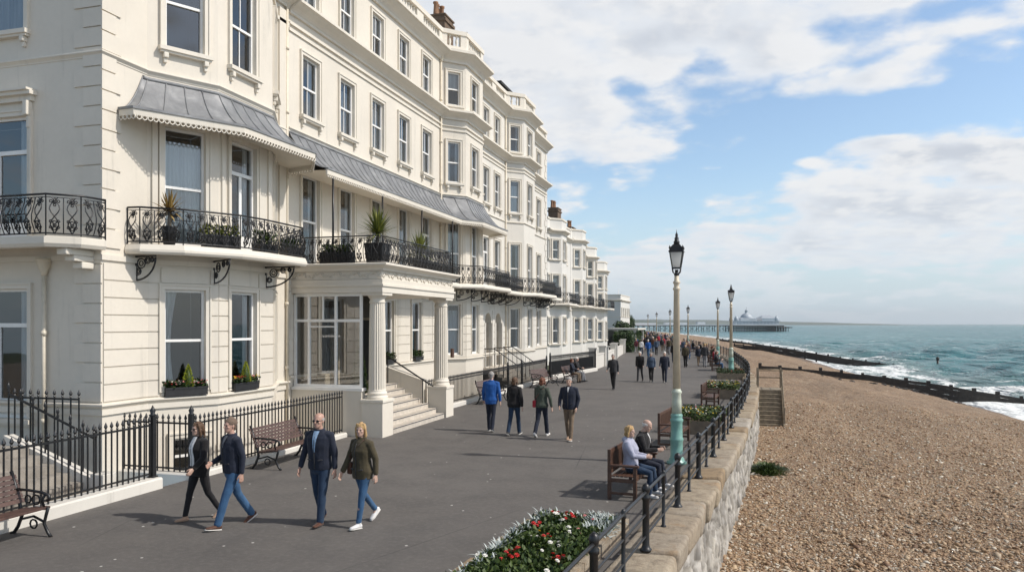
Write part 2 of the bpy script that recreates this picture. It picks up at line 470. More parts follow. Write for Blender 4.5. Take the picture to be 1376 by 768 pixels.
def window_proto(kind, w, h, curt='net', sill=True, arch=True, brack=False, hood=False, bars=False, trim='trim'):
    """local frame: x along wall, -y outward, origin bottom-centre of the opening; returns list of (name, mesh, parent index)"""
    key = (kind, round(w, 2), round(h, 2), curt, sill, arch, brack, hood, bars, trim)
    if key in WPROTO: return WPROTO[key]
    hw = w / 2; y = REV - .05
    f = MB(); g = MB()
    def fr(x0, x1, z0, z1, d=.05, yy=None):
        q = y if yy is None else yy
        f.box(x0, q - d / 2, z0, x1, q + d / 2, z1)
    t = .055
    fr(-hw, -hw + t, 0, h, .09); fr(hw - t, hw, 0, h, .09); fr(-hw + t, hw - t, 0, t * 1.4, .088); fr(-hw + t, hw - t, h - t, h, .088)
    if kind == 'sash':
        m = h * .5
        fr(-hw + t, hw - t, m - .03, m + .03, .075)
        if bars:
            fr(-.014, .014, t * 1.4, m - .03, .04, y + .012); fr(-.014, .014, m + .03, h - t, .04, y - .012)
        for z0, z1, yy in ((t * 1.4, m - .03, y + .014), (m + .03, h - t, y - .014)):
            g.quad((-hw + t, yy, z0), (hw - t, yy, z0), (hw - t, yy, z1), (-hw + t, yy, z1))
    elif kind == 'french':
        m = h * .72
        fr(-hw + t, hw - t, m - .045, m + .045, .10)
        fr(-.05, .05, t * 1.4, m - .045, .07)
        fr(-hw + t, -.05, .35, .42, .045); fr(.05, hw - t, .35, .42, .045)
        f.box(-hw + t, y - .018, t * 1.4, -.05, y + .018, .35); f.box(.05, y - .018, t * 1.4, hw - t, y + .018, .35)
        for x0, x1, z0, z1 in ((-hw + t, -.05, .42, m - .045), (.05, hw - t, .42, m - .045), (-hw + t, hw - t, m + .045, h - t)):
            g.quad((x0, y, z0), (x1, y, z0), (x1, y, z1), (x0, y, z1))
    parts = [('window', f, 'white', None), ('pane', g, 'glass', 0)]
    c = MB(); yc = y + .10
    def drape(x0, x1, z0, z1, amp=.02, fold=.09, pinch=0.0):
        n = max(4, int((x1 - x0) / .022)); rows = 6 if pinch else 1
        idx = []
        for j in range(rows + 1):
            tz = j / rows
            row = []
            for i in range(n + 1):
                tx = i / n
                k = 1 - pinch * math.sin(PI * min(1, max(0, 1 - tz)) * .9) if pinch > 0 else 1 
                x = x0 + (x1 - x0) * tx * k if pinch >= 0 else x1 - (x1 - x0) * (1 - tx) * (1 + pinch * math.sin(PI * (1 - tz) * .9))
                row.append(c.vert((x, yc + amp * math.sin(2 * PI * (x0 + (x1 - x0) * tx) / fold) + amp * .4 * math.sin(13.7 * tx + 1), z0 + (z1 - z0) * tz)))
            idx.append(row)
        for j in range(rows):
            for i in range(n): c.face((idx[j][i], idx[j][i + 1], idx[j + 1][i + 1], idx[j + 1][i]), sm=True)
    if curt == 'net': drape(-hw + .03, hw - .03, .03, h - .28)
    elif curt == 'half': drape(-hw + .03, -.02 - hw * .25, .03, h - .05); drape(hw * .45, hw - .03, .03, h - .05)
    elif curt == 'left': drape(-hw + .03, -hw * .25, .03, h - .04, .022, .1, .45)
    elif curt == 'sides': drape(-hw + .03, -hw * .45, .03, h - .05); drape(hw * .5, hw - .03, .03, h - .05)
    elif curt == 'blind':
        c.box(-hw + .03, yc - .01, h * .55, hw - .03, yc, h - .03)
    if curt != 'none': parts.append(('curtain', c, 'curtain', 0))
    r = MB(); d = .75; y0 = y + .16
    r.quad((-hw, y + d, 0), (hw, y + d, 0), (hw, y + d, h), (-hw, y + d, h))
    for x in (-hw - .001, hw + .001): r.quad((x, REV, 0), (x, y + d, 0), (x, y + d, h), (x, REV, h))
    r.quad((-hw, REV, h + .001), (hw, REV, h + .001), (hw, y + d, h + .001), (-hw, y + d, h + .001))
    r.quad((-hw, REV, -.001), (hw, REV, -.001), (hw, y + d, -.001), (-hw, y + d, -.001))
    parts.append(('dark_room_box', r, 'room', 0))  # shallow black box added behind the glass so the window reads dark
    if arch:
        a = MB(); aw = .13
        for x0, x1, z0, z1, pr in ((-hw - aw, -hw - .003, -.0, h + .003, .045), (hw + .003, hw + aw, 0, h + .003, .045), (-hw - aw - .001, hw + aw + .001, h + .004, h + aw, .047),
                                   (-hw - aw - .003, -hw - aw + .035, .003, h + aw - .04, .07), (hw + aw - .035, hw + aw + .003, .003, h + aw - .04, .07), (-hw - aw - .006, hw + aw + .006, h + aw - .037, h + aw + .003, .072)):
            a.box(x0, -pr, z0, x1, .001, z1)
        if hood:
            a.box(-hw - aw - .05, -.10, h + .30, hw + aw + .05, .001, h + .42); a.box(-hw - aw - .12, -.20, h + .42, hw + aw + .12, .001, h + .50)
            a.box(-hw - aw - .09, -.26, h + .50, hw + aw + .09, .001, h + .55)
            for sx in (-1, 1):
                x = sx * (hw + .07); a.bbox(x - .06, -.17, h - .02, x + .06, .0, h + .30, .025)
                a.bbox(x - .045, -.09, h - .28, x + .045, .0, h - .02, .02)
        parts.append(('architrave', a, trim, 0))
    if sill:
        s = MB(); e = .17
        s.box(-hw - e, -.16, -.10, hw + e, .05, -.005); s.box(-hw - e + .03, -.12, -.15, hw + e - .03, .001, -.10)
        if brack:
            for sx in (-1, 1):
                x = sx * (hw + .02); s.bbox(x - .055, -.13, -.27, x + .055, .001, -.15, .02); s.bbox(x - .04, -.08, -.38, x + .04, .001, -.27, .02)
        parts.append(('sill', s, trim, 0))
    out = []
    for nm, mb, mt, par in parts:
        me = bpy.data.meshes.new(nm); me.from_pydata(mb.v, [], mb.f); me.materials.append(M[mt])
        me.polygons.foreach_set('use_smooth', [bool(x) for x in mb.s]); me.update()
        out.append((nm, me, par))
    WPROTO[key] = out
    return out
def put_window(parent, s, uc, z, proto, name='window'):
    objs = []
    for nm, me, par in proto:
        o = bpy.data.objects.new(name if par is None else nm, me); COL.objects.link(o)
        if par is None:
            o.parent = parent; o.location = s.p(uc, 0, z); o.rotation_euler = (0, 0, s.ang)
        else: o.parent = objs[0]
        objs.append(o)
    return objs[0]
def cornice(mb, path, z0, z1, out, steps=4):
    """stepped, curved cornice"""
    prof = [(-.02, z0), (out * .18, z0)]
    for i in range(steps):
        t = (i + .5) / steps
        prof.append((out * (.18 + .62 * t ** 1.6), z0 + (z1 - z0) * (.10 + .5 * t)))
    prof += [(out * .84, z0 + (z1 - z0) * .66), (out, z0 + (z1 - z0) * .70), (out, z0 + (z1 - z0) * .92), (out * .9, z1), (-.02, z1 + .02)]
    mb.sweep(path, prof)
def band(mb, path, z0, z1, out): mb.sweep(path, [(-.02, z0), (out, z0), (out, z1), (-.02, z1)])
def quoins(mb, s, at0, z0, z1, ch=.42, w1=.62, w2=.42, proud=.035, gap=.03):
    z = z0; k = 0
    while z + ch <= z1 + .01:
        w = w1 if k % 2 == 0 else w2
        if at0: sbox(mb, s, -proud, w, -.002, proud, z + gap, z + ch)
        else: sbox(mb, s, s.L - w, s.L - .002, -.002, proud, z + gap, z + ch)
        z += ch; k += 1
def balustrade(mb, path, z0, h, bal_sections=True, spacing=.24):
    band2 = lambda a, b, o0, o1: mb.sweep(path, [(o0, a), (o1, a), (o1, b), (o0, b)])
    band2(z0, z0 + h * .24, -.24, .04); band2(z0 + h * .80, z0 + h, -.26, .07)
    for a, b in zip(path[:-1], path[1:]):
        s = Seg(a, b); n = max(1, round(s.L / 2.4)); L = s.L / n
        for k in range(n):
            u0 = k * L; pw = .34 if s.L > 1.8 else .26
            sbox(mb, s, u0, u0 + pw, -.22, .02, z0 + h * .235, z0 + h * .805)
            sbox(mb, s, u0 + L - pw, u0 + L, -.22, .022, z0 + h * .235, z0 + h * .805)
            m = max(1, int((L - 2 * pw) / spacing))
            for j in range(m):
                u = u0 + pw + (L - 2 * pw) * (j + .5) / m
                q = s.p(u, -.09, z0 + h * .24); hh = h * .56
                mb.lathe([(.065, 0), (.065, hh * .08), (.035, hh * .14), (.075, hh * .38), (.06, hh * .52), (.032, hh * .78), (.06, hh * .88), (.065, hh)], 7, q)
def iron_railing(mb, path, z, h=.82, belly=.09, step=.27, dense=1):
    """cast-iron balcony front: bellied bars, rosettes and scrolls between two rails"""
    offs = miter(path)
    def shift(o): return [(p[0] + q[0] * o, p[1] + q[1] * o) for p, q in zip(path, offs)]
    mb.tube([(p[0], p[1], z + h) for p in path], .022, 6); mb.tube([(p[0], p[1], z + .05) for p in path], .016, 5); mb.tube([(p[0], p[1], z + h - .06) for p in path], .010, 4)
    for a, b in zip(path[:-1], path[1:]):
        s = Seg(a, b); n = max(1, round(s.L / step)); L = s.L / n
        def prof(t): return belly * math.sin(PI * min(1, t * 1.05)) ** 1.3 * (1.25 - .7 * t)
        for k in range(n + 1):
            u = min(k * L, s.L)
            mb.tube([s.p(u, 0, z - .02), s.p(u, 0, z + h)] if k in (0, n) else [s.p(u, prof(t) if belly else 0, z + .05 + (h - .11) * t) for t in (0, .12, .3, .5, .7, .85, 1)], 0.014 if k in (0, n) else .0115, 5, cap=False)
        for k in range(n):
            uc = (k + .5) * L; w = L * .5
            def ring(u, t, r, m=7, tr=.0115):
                o = prof(t)
                mb.tube([s.p(u + r * math.cos(2 * PI * j / m), o, z + .05 + (h - .11) * t + r * math.sin(2 * PI * j / m)) for j in range(m)], tr, 4, closed=True)
            for sx in (-1, 1):   # S scrolls left and right
                mb.tube([s.p(uc + sx * w * .78 * math.sin(2.2 * PI * t) * (.55 + .3 * t), prof(t), z + .05 + (h - .11) * t) for t in [q / 9 for q in range(10)]], .012, 4, cap=False)
            for t in (.13, .29, .86):
                ring(uc, t, w * .22, 6)
                for sx in (-1, 1): ring(uc + sx * w * .42, t + .03, w * .18, 5)
            ring(uc, .22, w * .2, 5); ring(uc, .93, w * .2, 5); ring(uc, .78, w * .16, 5)
            q = s.p(uc, prof(.2), z + .05 + (h - .11) * .205); mb.lathe([(.001, -.03), (.026, 0), (.001, .03)], 5, q)
            q = s.p(uc, prof(.86), z + .05 + (h - .11) * .86); mb.lathe([(.001, -.03), (.024, 0), (.001, .03)], 5, q)
def scroll_bracket(mb, s, u, z, depth, drop):
    """cast-iron bracket below a balcony"""
    mb.bar(s.p(u, 0, z - .02), s.p(u, depth, z - .02), .035, .035); mb.bar(s.p(u, .02, z - .03), s.p(u, .02, z - drop), .035, .035)
    mb.tube([s.p(u, .02 + depth * .95 * math.sin(t * PI / 2), z - drop + (drop - .05) * (1 - math.cos(t * PI / 2))) for t in [q / 8 for q in range(9)]], .022, 5)
    for (o, dz, r) in ((depth * .28, -drop * .32, drop * .2), (depth * .6, -drop * .2, drop * .13), (depth * .14, -drop * .65, drop * .13), (depth * .82, -.1, .05)):
        mb.tube([s.p(u, o + r * math.cos(2 * PI * j / 9), z + dz + r * math.sin(2 * PI * j / 9)) for j in range(9)], .017, 4, closed=True)
        mb.tube([s.p(u, o + r * .5 * math.cos(2 * PI * j / 7), z + dz + r * .5 * math.sin(2 * PI * j / 7)) for j in range(7)], .014, 4, closed=True)
def canopy(parent, top, eave, z_top, z_eave, rib=.55, hip=()):
    """concave lead canopy between a wall path and an eave path of the same number of points"""
    mb = MB(); sk = MB(); N = 8
    def pt(a, b, t):
        return (a[0] + (b[0] - a[0]) * t, a[1] + (b[1] - a[1]) * t, z_eave + (z_top - z_eave) * (1 - t) ** 1.9)
    rows = []
    for a, b in zip(top, eave):
        rows.append([pt(a, b, i / N) for i in range(N + 1)])
    for r0, r1 in zip(rows[:-1], rows[1:]):
        ia = [mb.vert(q) for q in r0]; ib = [mb.vert(q) for q in r1]
        for i in range(N): mb.face((ia[i], ia[i + 1], ib[i + 1], ib[i]), sm=True)
    for k in range(len(top) - 1):
        L = math.hypot(eave[k + 1][0] - eave[k][0], eave[k + 1][1] - eave[k][1]); n = max(1, round(L / rib))
        for i in range(n + (1 if k == len(top) - 2 else 0)):
            w = i / n
            a = (top[k][0] + (top[k + 1][0] - top[k][0]) * w, top[k][1] + (top[k + 1][1] - top[k][1]) * w); b = (eave[k][0] + (eave[k + 1][0] - eave[k][0]) * w, eave[k][1] + (eave[k + 1][1] - eave[k][1]) * w)
            q = [pt(a, b, j / N) for j in range(N + 1)]
            mb.tube([(x, y, z + .012) for x, y, z in q], .02, 5)
    mb.tube([(p[0], p[1], z_top + .01) for p in top], .05, 6)
    mb.sweep(eave, [(-.05, z_eave - .035), (.045, z_eave - .035), (.045, z_eave + .018), (-.05, z_eave + .02)])
    o = mb.build('canopy', M['lead'], parent)
    f = MB()
    f.sweep(eave, [(-.045, z_eave - .17), (.012, z_eave - .17), (.02, z_eave - .036), (-.045, z_eave - .036)])
    # soffit board
    for k in range(len(top) - 1):
        f.quad((*eave[k + 1], z_eave - .06), (*eave[k], z_eave - .06), (*top[k], z_eave - .02), (*top[k + 1], z_eave - .02))
    # scalloped valance: a row of pierced rings and drops
    for (x, y, dx, dy) in along(eave, .115, .05):
        r = .05
        f.tube([(x + dx * r * math.cos(2 * PI * j / 8), y + dy * r * math.cos(2 * PI * j / 8), z_eave - .20 + r * math.sin(2 * PI * j / 8)) for j in range(8)], .016, 4, closed=True)
        f.lathe([(.004, -.27), (.017, -.255), (.004, -.237)], 5, (x, y, z_eave))
    f.build('valance', M['trim'], o)
    return o
def downpipe(parent, x, y, z0, z1, hopper=True, r=.045):
    mb = MB(); mb.tube([(x, y, z0), (x, y, z1)], r, 10)
    z = z0 + 1
    while z < z1 - .5:
        mb.lathe([(r + .003, -.05), (r + .018, -.05), (r + .018, .05), (r + .003, .05)], 10, (x, y, z)); mb.box(x - .11, y - .02, z - .015, x - r, y + .02, z + .015); z += 1.9
    if hopper: mb.lathe([(r + .01, 0), (r + .03, .08), (r + .09, .2), (r + .10, .3), (r + .12, .31), (r + .12, .36)], 10, (x, y, z1))
    return mb.build('downpipe', M['pipe'], parent)
def chimney(parent, x, y, z0, z1, w=.6, d=.5, pots=4):
    mb = MB(); mb.box(x - d, y - w, z0, x + d, y + w, z1); mb.box(x - d - .07, y - w - .07, z1 - .3, x + d + .07, y + w + .07, z1 - .16); mb.box(x - d - .05, y - w - .05, z1, x + d + .05, y + w + .05, z1 + .08)
    o = mb.build('chimney', M['brick'], parent)
    for k in range(pots):
        p = MB(); yy = y - w + (k + .5) * 2 * w / pots
        p.lathe([(.15, 0), (.13, .1), (.10, .55), (.14, .6), (.14, .68), (.10, .68)], 9, (x + random.uniform(-.15, .15), yy, z1 + .08)); p.build('chimney_pot', M['pot'], o)
    return o
# ------------------------------------------------------------------ the near corner house
ZB = -.9
hn = empty('corner_house', (0, 0, 0))
tag(hn, 'cream stucco corner house with quoins and a curved grey lead canopy over its bay', 'house')
NP = [(-30, 13.3), (-13, 13.3), (-13, 14.6), (-12.19, 16.04), (-12.19, 18.3), (-13, 19.72), (-13, 20.33)]
seg = [Seg(a, b) for a, b in zip(NP[:-1], NP[1:])]
Lr = seg[0].L
uw = Lr - 2.95       # centre of the return windows
TOP = 15.75
ops = {i: [] for i in range(6)}
winlist = []
def addw(i, uc, z, w, h, **k):
    ops[i].append((uc - w / 2, uc + w / 2, z, z + h)); winlist.append((i, uc, z, w, h, k))
addw(0, uw, 1.22, 1.9, 2.85, kind='french', curt='sides', sill=True)
addw(0, uw, 5.12, 1.9, 2.75, kind='french', curt='sides', sill=False, hood=True)
addw(0, uw, 9.75, 1.7, 2.1, kind='sash', curt='net', brack=True)
for i, uc, w in ((2, seg[2].L * .52, .95), (3, seg[3].L * .44, 1.04)):
    addw(i, uc, 1.72, w, 2.38, kind='sash', curt='left' if i == 2 else 'sides', sill=False)
    addw(i, uc, 5.12, w, 2.75, kind='sash' if i == 2 else 'french', curt='net' if i == 2 else 'sides', sill=False)
    addw(i, uc, 9.72, w - .05, 2.2, kind='sash', curt='none', brack=True, bars=(i == 3))
    addw(i, uc, 13.2, w - .1, 1.6, kind='sash', curt='net', sill=True)
addw(4, seg[4].L * .5, 1.72, .8, 2.38, kind='sash', curt='net', sill=False)
addw(4, seg[4].L * .5, 5.12, .8, 2.75, kind='sash', curt='net', sill=False)
addw(4, seg[4].L * .5, 9.72, .8, 2.2, kind='sash', curt='net', brack=True)
# small basement light behind the railings
ops[2].append((seg[2].L * .35, seg[2].L * .85, -.25, .62)); 
wl = MB()
for i, s in enumerate(seg): wall(wl, s, ZB, TOP, ops[i])
for i, s in enumerate(seg[1:5], 1): rustic(wl, s, 1.62, 4.62, ops[i], ch=.372, um0=0.0 if i > 1 else .02)
quoins(wl, seg[1], True, 4.9, 15.2, .42, .50, .36); quoins(wl, seg[0], False, 1.62, 15.2, .42, .72, .48)
for i in (2, 3):   # pilaster strips beside the first floor windows
    s = seg[i]
    for u in (.10, s.L - .22): sbox(wl, s, u, u + .12, -.002, .05, 5.1, 8.75)
wl.quad((-30, 13.3, TOP), (-13, 13.3, TOP), (-13, 20.33, TOP), (-30, 20.33, TOP))
sbox(wl, seg[5], .1, .5, -.002, .06, 5.1, 12.6)
wl.build('wall', M['stucco'], hn)
for (i, uc, z, w, h, k) in winlist:
    k = dict(k); kind = k.pop('kind'); put_window(hn, seg[i], uc, z, window_proto(kind, w, h, **k))
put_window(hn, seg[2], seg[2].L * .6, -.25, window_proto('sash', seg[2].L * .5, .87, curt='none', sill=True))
tr = MB()
full = NP[1:]
band(tr, NP, 1.36, 1.48, .05); cornice(tr, NP, 1.46, 1.60, .10, 2)
band(tr, NP, 4.66, 4.78, .05)
cornice(tr, NP, 8.98, 9.10, .08, 2)
cornice(tr, NP, 12.72, 13.05, .40); band(tr, NP, 12.2, 12.3, .06)
cornice(tr, NP, 15.25, 15.75, .5)
tr.build('cornice', M['trim'], hn)
pa = MB(); balustrade(pa, NP[1:], 15.77, .95); pa.build('parapet', M['trim'], hn)
# bay balcony
bp = [(-12.98, 13.95), (-12.62, 13.98), (-11.95, 14.55), (-11.32, 15.75), (-11.2, 16.6), (-11.2, 18.35), (-11.5, 18.75), (-12.98, 19.9)]
sl = MB()
plan = [(p[0], p[1]) for p in bp] + [(-13.05, 19.9), (-13.05, 13.95)]
wp = [(-13.02, 13.96), (-13.02, 14.6), (-12.21, 16.04), (-12.21, 18.3), (-13.02, 19.72), (-13.02, 19.89)]
def slab(mb, outer, inner, z0, z1, lip=.05):
    pts = list(outer) + list(reversed(inner))
    mb.prism(pts, z0 + .06, z1)
    mb.sweep(outer, [(-.10, z0), (lip * .3, z0), (lip, z0 + .05), (lip, z0 + .10), (lip * .2, z1 - .012), (-.10, z1 - .012)])
slab(sl, bp, wp, 4.84, 5.06)
ba = sl.build('balcony', M['trim'], hn)
rl = MB(); rp = [(p[0] - .06 * (1 if p[0] > -12.9 else 0), p[1] + (.04 if p[1] < 16 else -.02)) for p in bp]
iron_railing(rl, rp, 5.07, .80, .085, .27); rl.build('balcony_railing', M['black'], ba)
sb = MB()
for (a, u, dpt) in ((seg[1], .95, .55), (seg[2], 1.55, .9), (seg[3], 1.95, .9)):
    sb = MB(); scroll_bracket(sb, a, u, 4.83, dpt, .55); sb.build('bracket', M['black'], ba)
# return balcony on the shaded side
bq = [(-17.2, 12.28), (-13.42, 12.28), (-12.98, 12.72), (-12.90, 13.28)]
sl = MB(); sl.prism(bq + [(-17.2, 13.28)], 4.98, 5.08); sl.sweep(bq, [(-.2, 4.86), (.01, 4.86), (.05, 4.93), (.05, 5.06), (-.2, 5.06)])
for xx in (-13.3, -16.6):
    for (y0, z0, y1, z1) in ((12.55, 4.72, 13.28, 4.86), (12.75, 4.60, 13.28, 4.72), (12.95, 4.46, 13.28, 4.60)): sl.bbox(xx - .13, y0, z0, xx + .13, y1 + .01, z1, .03)
bb = sl.build('balcony', M['trim'], hn)
rl = MB(); iron_railing(rl, [(p[0] - .05, p[1] + .06) for p in bq], 5.09, .84, .10, .27); rl.build('balcony_railing', M['black'], bb)
# lead canopy over the bay
top = [(-12.99, 14.45), (-12.99, 14.6), (-12.17, 16.04), (-12.17, 18.3), (-12.99, 19.72), (-12.99, 19.8)]
eav = [(-12.95, 13.72), (-12.55, 13.70), (-11.25, 15.75), (-11.15, 18.75), (-11.95, 20.0), (-12.9, 20.3)]
canopy(hn, top, eav, 8.88, 7.98)
downpipe(hn, -14.48, 13.22, .2, 4.35)
downpipe(hn, -12.94, 20.2, ZB, 15.2, False)

# ------------------------------------------------------------------ the main terrace: two tall bay-fronted houses
def tall_house(name, label, y0, yb0, y1, fw, gw, mat, trim, lead=True, seed=0, end_quoin=False, doors=()):
    h = empty(name, (0, 0, 0)); tag(h, label, 'house')
    P = [(-13, y0), (-13, yb0), (-12.15, yb0 + .85), (-12.15, yb0 + 3.3), (-13, yb0 + 4.15), (-13, y1), (-24, y1)]
    S = [Seg(a, b) for a, b in zip(P[:-1], P[1:])]
    O = {i: [] for i in range(len(S))}; W = []
    rnd = random.Random(seed)
    def add(i, uc, z, w, hh, **k):
        O[i].append((uc - w / 2, uc + w / 2, z, z + hh)); W.append((i, uc, z, w, hh, k))
    cs = ['net', 'half', 'half', 'sides', 'net', 'none', 'blind']
    for y in fw:
        i = 0 if y < yb0 else 4
        u = y - P[i][1]
        add(i, u, 9.75, .98, 1.87, kind='sash', bars=True, brack=True, curt=rnd.choice(cs), trim=trim)
        add(i, u, 13.28, .92, 1.52, kind='sash', bars=True, sill=False, curt=rnd.choice(cs), trim=trim)
        add(i, u, 5.12, 1.0, 2.8, kind=rnd.choice(['sash', 'french']), sill=False, curt=rnd.choice(['net', 'half', 'sides']), trim=trim)
    for y in gw:
        i = 0 if y < yb0 else 4
        add(i, y - P[i][1], 1.9, .95, 2.3, kind='sash', sill=False, curt=rnd.choice(['half', 'sides', 'none']), trim=trim)
    for i in (1, 2, 3):
        u = S[i].L / 2; w = .62 if i != 2 else .95
        us = (u,) 
        for u in us:
            add(i, u, 9.75, w, 1.87, kind='sash', brack=True, curt=rnd.choice(cs), trim=trim)
            add(i, u, 13.28, w, 1.52, kind='sash', curt=rnd.choice(cs), trim=trim)
            add(i, u, 5.12, w, 2.8, kind='sash', sill=False, curt=rnd.choice(['net', 'half']), trim=trim)
            add(i, u, 1.9, w, 2.3, kind='sash', sill=False, curt=rnd.choice(['half', 'sides', 'net']), trim=trim)
    for y in doors:
        i = 0 if y < yb0 else 4
        O[i].append((y - P[i][1] - .55, y - P[i][1] + .55, 1.0, 3.9))
    wl = MB()
    for i, s in enumerate(S): wall(wl, s, ZB, TOP, O[i])
    for i in (0, 1, 2, 3, 4): rustic(wl, S[i], 1.75, 4.62, O[i], ch=.36)
    if end_quoin: quoins(wl, S[4], False, 5.0, 15.2, .42, .6, .42)
    wl.quad((-24, y0, TOP), (-13, y0, TOP), (-13, y1, TOP), (-24, y1, TOP))
    for y in doors:   # arched head and recessed lobby
        i = 0 if y < yb0 else 4; s = S[i]; uc = y - P[i][1]; n = 10
        pts = [(uc + .55 * math.cos(PI * k / n), 3.36 + .55 * math.sin(PI * k / n)) for k in range(n + 1)]
        for k in range(n):
            a, b = pts[k], pts[k + 1]
            wl.quad(s.p(a[0], -.004, a[1]), s.p(a[0], -.004, 3.92), s.p(b[0], -.004, 3.92), s.p(b[0], -.004, b[1]))
            wl.quad(s.p(a[0], -.004, a[1]), s.p(b[0], -.004, b[1]), s.p(b[0], -.4, b[1]), s.p(a[0], -.4, a[1]))
        sbox(wl, s, uc - .72, uc - .56, -.002, .06, 1.0, 3.36); sbox(wl, s, uc + .56, uc + .72, -.002, .06, 1.0, 3.36)
    wl.build('wall', M[mat], h)
    for y in doors:
        i = 0 if y < yb0 else 4; s = S[i]; uc = y - P[i][1]
        d = MB(); sbox(d, s, uc - .6, uc + .6, -.95, -.9, .95, 3.95); sbox(d, s, uc - .6, uc - .56, -.9, -.17, .95, 3.95); sbox(d, s, uc + .56, uc + .6, -.9, -.17, .95, 3.95)
        sbox(d, s, uc - .38, uc - .05, -.9, -.88, 1.2, 2.0); sbox(d, s, uc + .05, uc + .38, -.9, -.88, 1.2, 2.0); sbox(d, s, uc - .38, uc + .38, -.9, -.88, 2.1, 3.0)
        d.build('door', M['step'], h)
    for (i, uc, z, w, hh, k) in W:
        k = dict(k); kind = k.pop('kind'); put_window(h, S[i], uc, z, window_proto(kind, w, hh, **k))
    tr = MB(); Q = P[:6]
    cornice(tr, Q, 1.58, 1.74, .10, 2); band(tr, Q, 4.66, 4.78, .05)
    cornice(tr, Q, 9.12, 9.2, .07, 2)
    band(tr, Q, 12.10, 12.18, .05); band(tr, Q, 12.30, 12.36, .07)
    cornice(tr, Q, 12.62, 13.02, .46); cornice(tr, Q, 15.2, 15.75, .52)
    tr.build('cornice', M[trim], h)
    pa = MB(); balustrade(pa, Q, 15.77, .95); pa.build('parapet', M[trim], h)
    return h, P, S
ht, TP, TS = tall_house('portico_house', 'tall cream terrace house with columned portico, long lead canopy and balustraded parapet', 20.35, 32.8, 38.3,
                        [21.6, 23.95, 26.3, 28.65, 31.0], [22.6, 24.6, 27.2, 29.9], 'stucco', 'trim', seed=3)
hb, BP, BS = tall_house('bay_house', 'tall ivory terrace house with twin arched doorways and dark first floor balcony', 38.3, 42.8, 52.6,
                        [39.1, 41.1, 50.3], [50.3], 'stucco_b', 'trim', seed=8, end_quoin=True, doors=(39.55, 41.35))
# lead canopy along the main front, wrapping the bay
canopy(ht, [(-12.99, 20.36), (-12.99, 32.8)], [(-11.70, 20.36), (-11.70, 31.9)], 9.06, 7.9, .42)
canopy(ht, [(-12.97, 32.75), (-12.13, 33.66), (-12.13, 36.1), (-12.97, 36.95)], [(-11.70, 31.9), (-11.05, 32.9), (-11.05, 36.6), (-12.4, 37.9)], 9.06, 7.9, .5)
cp = MB()   # thin iron posts carrying the canopy
for y in (20.75, 24.1, 27.5, 30.8): cp.tube([(-11.72, y, 5.1), (-11.72, y, 7.72)], .032, 7)
cp.build('canopy_post', M['black'], ht)
downpipe(ht, -12.93, 32.55, ZB, 15.1, True)
downpipe(hb, -12.93, 42.6, ZB, 15.1, True)
# long balconies either side of the portico
def long_balcony(h, outer, inner, z=4.86):
    s_ = MB(); slab(s_, outer, inner, z, z + .2); b = s_.build('balcony', M['trim'], h)
    r_ = MB(); iron_railing(r_, [(p[0] - .05, p[1]) for p in outer], z + .21, .80, .07, .30); r_.build('balcony_railing', M['black'], b)
    for (x, y, dx, dy) in along(outer, 1.45, .5):
        k_ = MB(); q = Seg((x - 1.0, y), (x - 1.0, y + 1)); scroll_bracket(k_, q, 0, z - .01, .9, .5); k_.build('bracket', M['black'], b)
long_balcony(ht, [(-11.75, 26.45), (-11.75, 31.9), (-11.0, 32.8), (-11.0, 37.0), (-11.6, 38.2)], [(-13.02, 26.45), (-13.02, 32.8), (-12.17, 33.66), (-12.17, 36.1), (-13.02, 36.95), (-13.02, 38.2)])
long_balcony(hb, [(-11.6, 38.35), (-11.7, 42.0), (-11.0, 42.9), (-11.0, 47.0), (-11.9, 47.9), (-11.9, 52.5)], [(-13.02, 38.35), (-13.02, 42.8), (-12.17, 43.66), (-12.17, 46.1), (-13.02, 46.95), (-13.02, 52.5)])
chimney(ht, -15.0, 37.6, 15.8, 19.1, .62, .5)
ae = MB(); ae.tube([(-13.4, 37.3, 16.6), (-13.4, 37.3, 18.2)], .03, 6); ae.bbox(-13.52, 37.2, 17.3, -13.3, 37.4, 17.75, .03); ae.tube([(-13.4, 37.0, 17.95), (-13.4, 37.7, 17.95)], .02, 5); ae.build('roof_vent', M['slate'], ht)
dm = MB(); dm.box(-16.2, 45.0, 15.8, -14.2, 47.6, 17.9); dm.build('dormer', M['slate'], hb)
dd = MB(); dd.box(-16.4, 44.8, 17.9, -13.9, 47.8, 18.05); dd.build('dormer_roof', M['dark'], hb)

# ------------------------------------------------------------------ portico
po = MB()
X0, X1, Y0, Y1 = -13.0, -9.95, 20.45, 26.3
pp = [(X0, Y0), (X1, Y0), (X1, Y1), (X0, Y1)]
po.prism([(X0, Y0), (X1, Y0), (X1, Y1), (X0, Y1)], 4.22, 4.60)
po.prism([(X0, Y0 + .05), (X1 - .05, Y0 + .05), (X1 - .05, Y1 - .05), (X0, Y1 - .05)], 4.61, 4.95)
po.sweep(pp, [(-.05, 4.40), (.04, 4.40), (.04, 4.46), (-.05, 4.46)])
cornice(po, pp, 4.86, 5.07, .22, 3)
po.prism([(X0, Y0), (X1, Y0), (X1, Y1), (X0, Y1)], 4.951, 5.055)
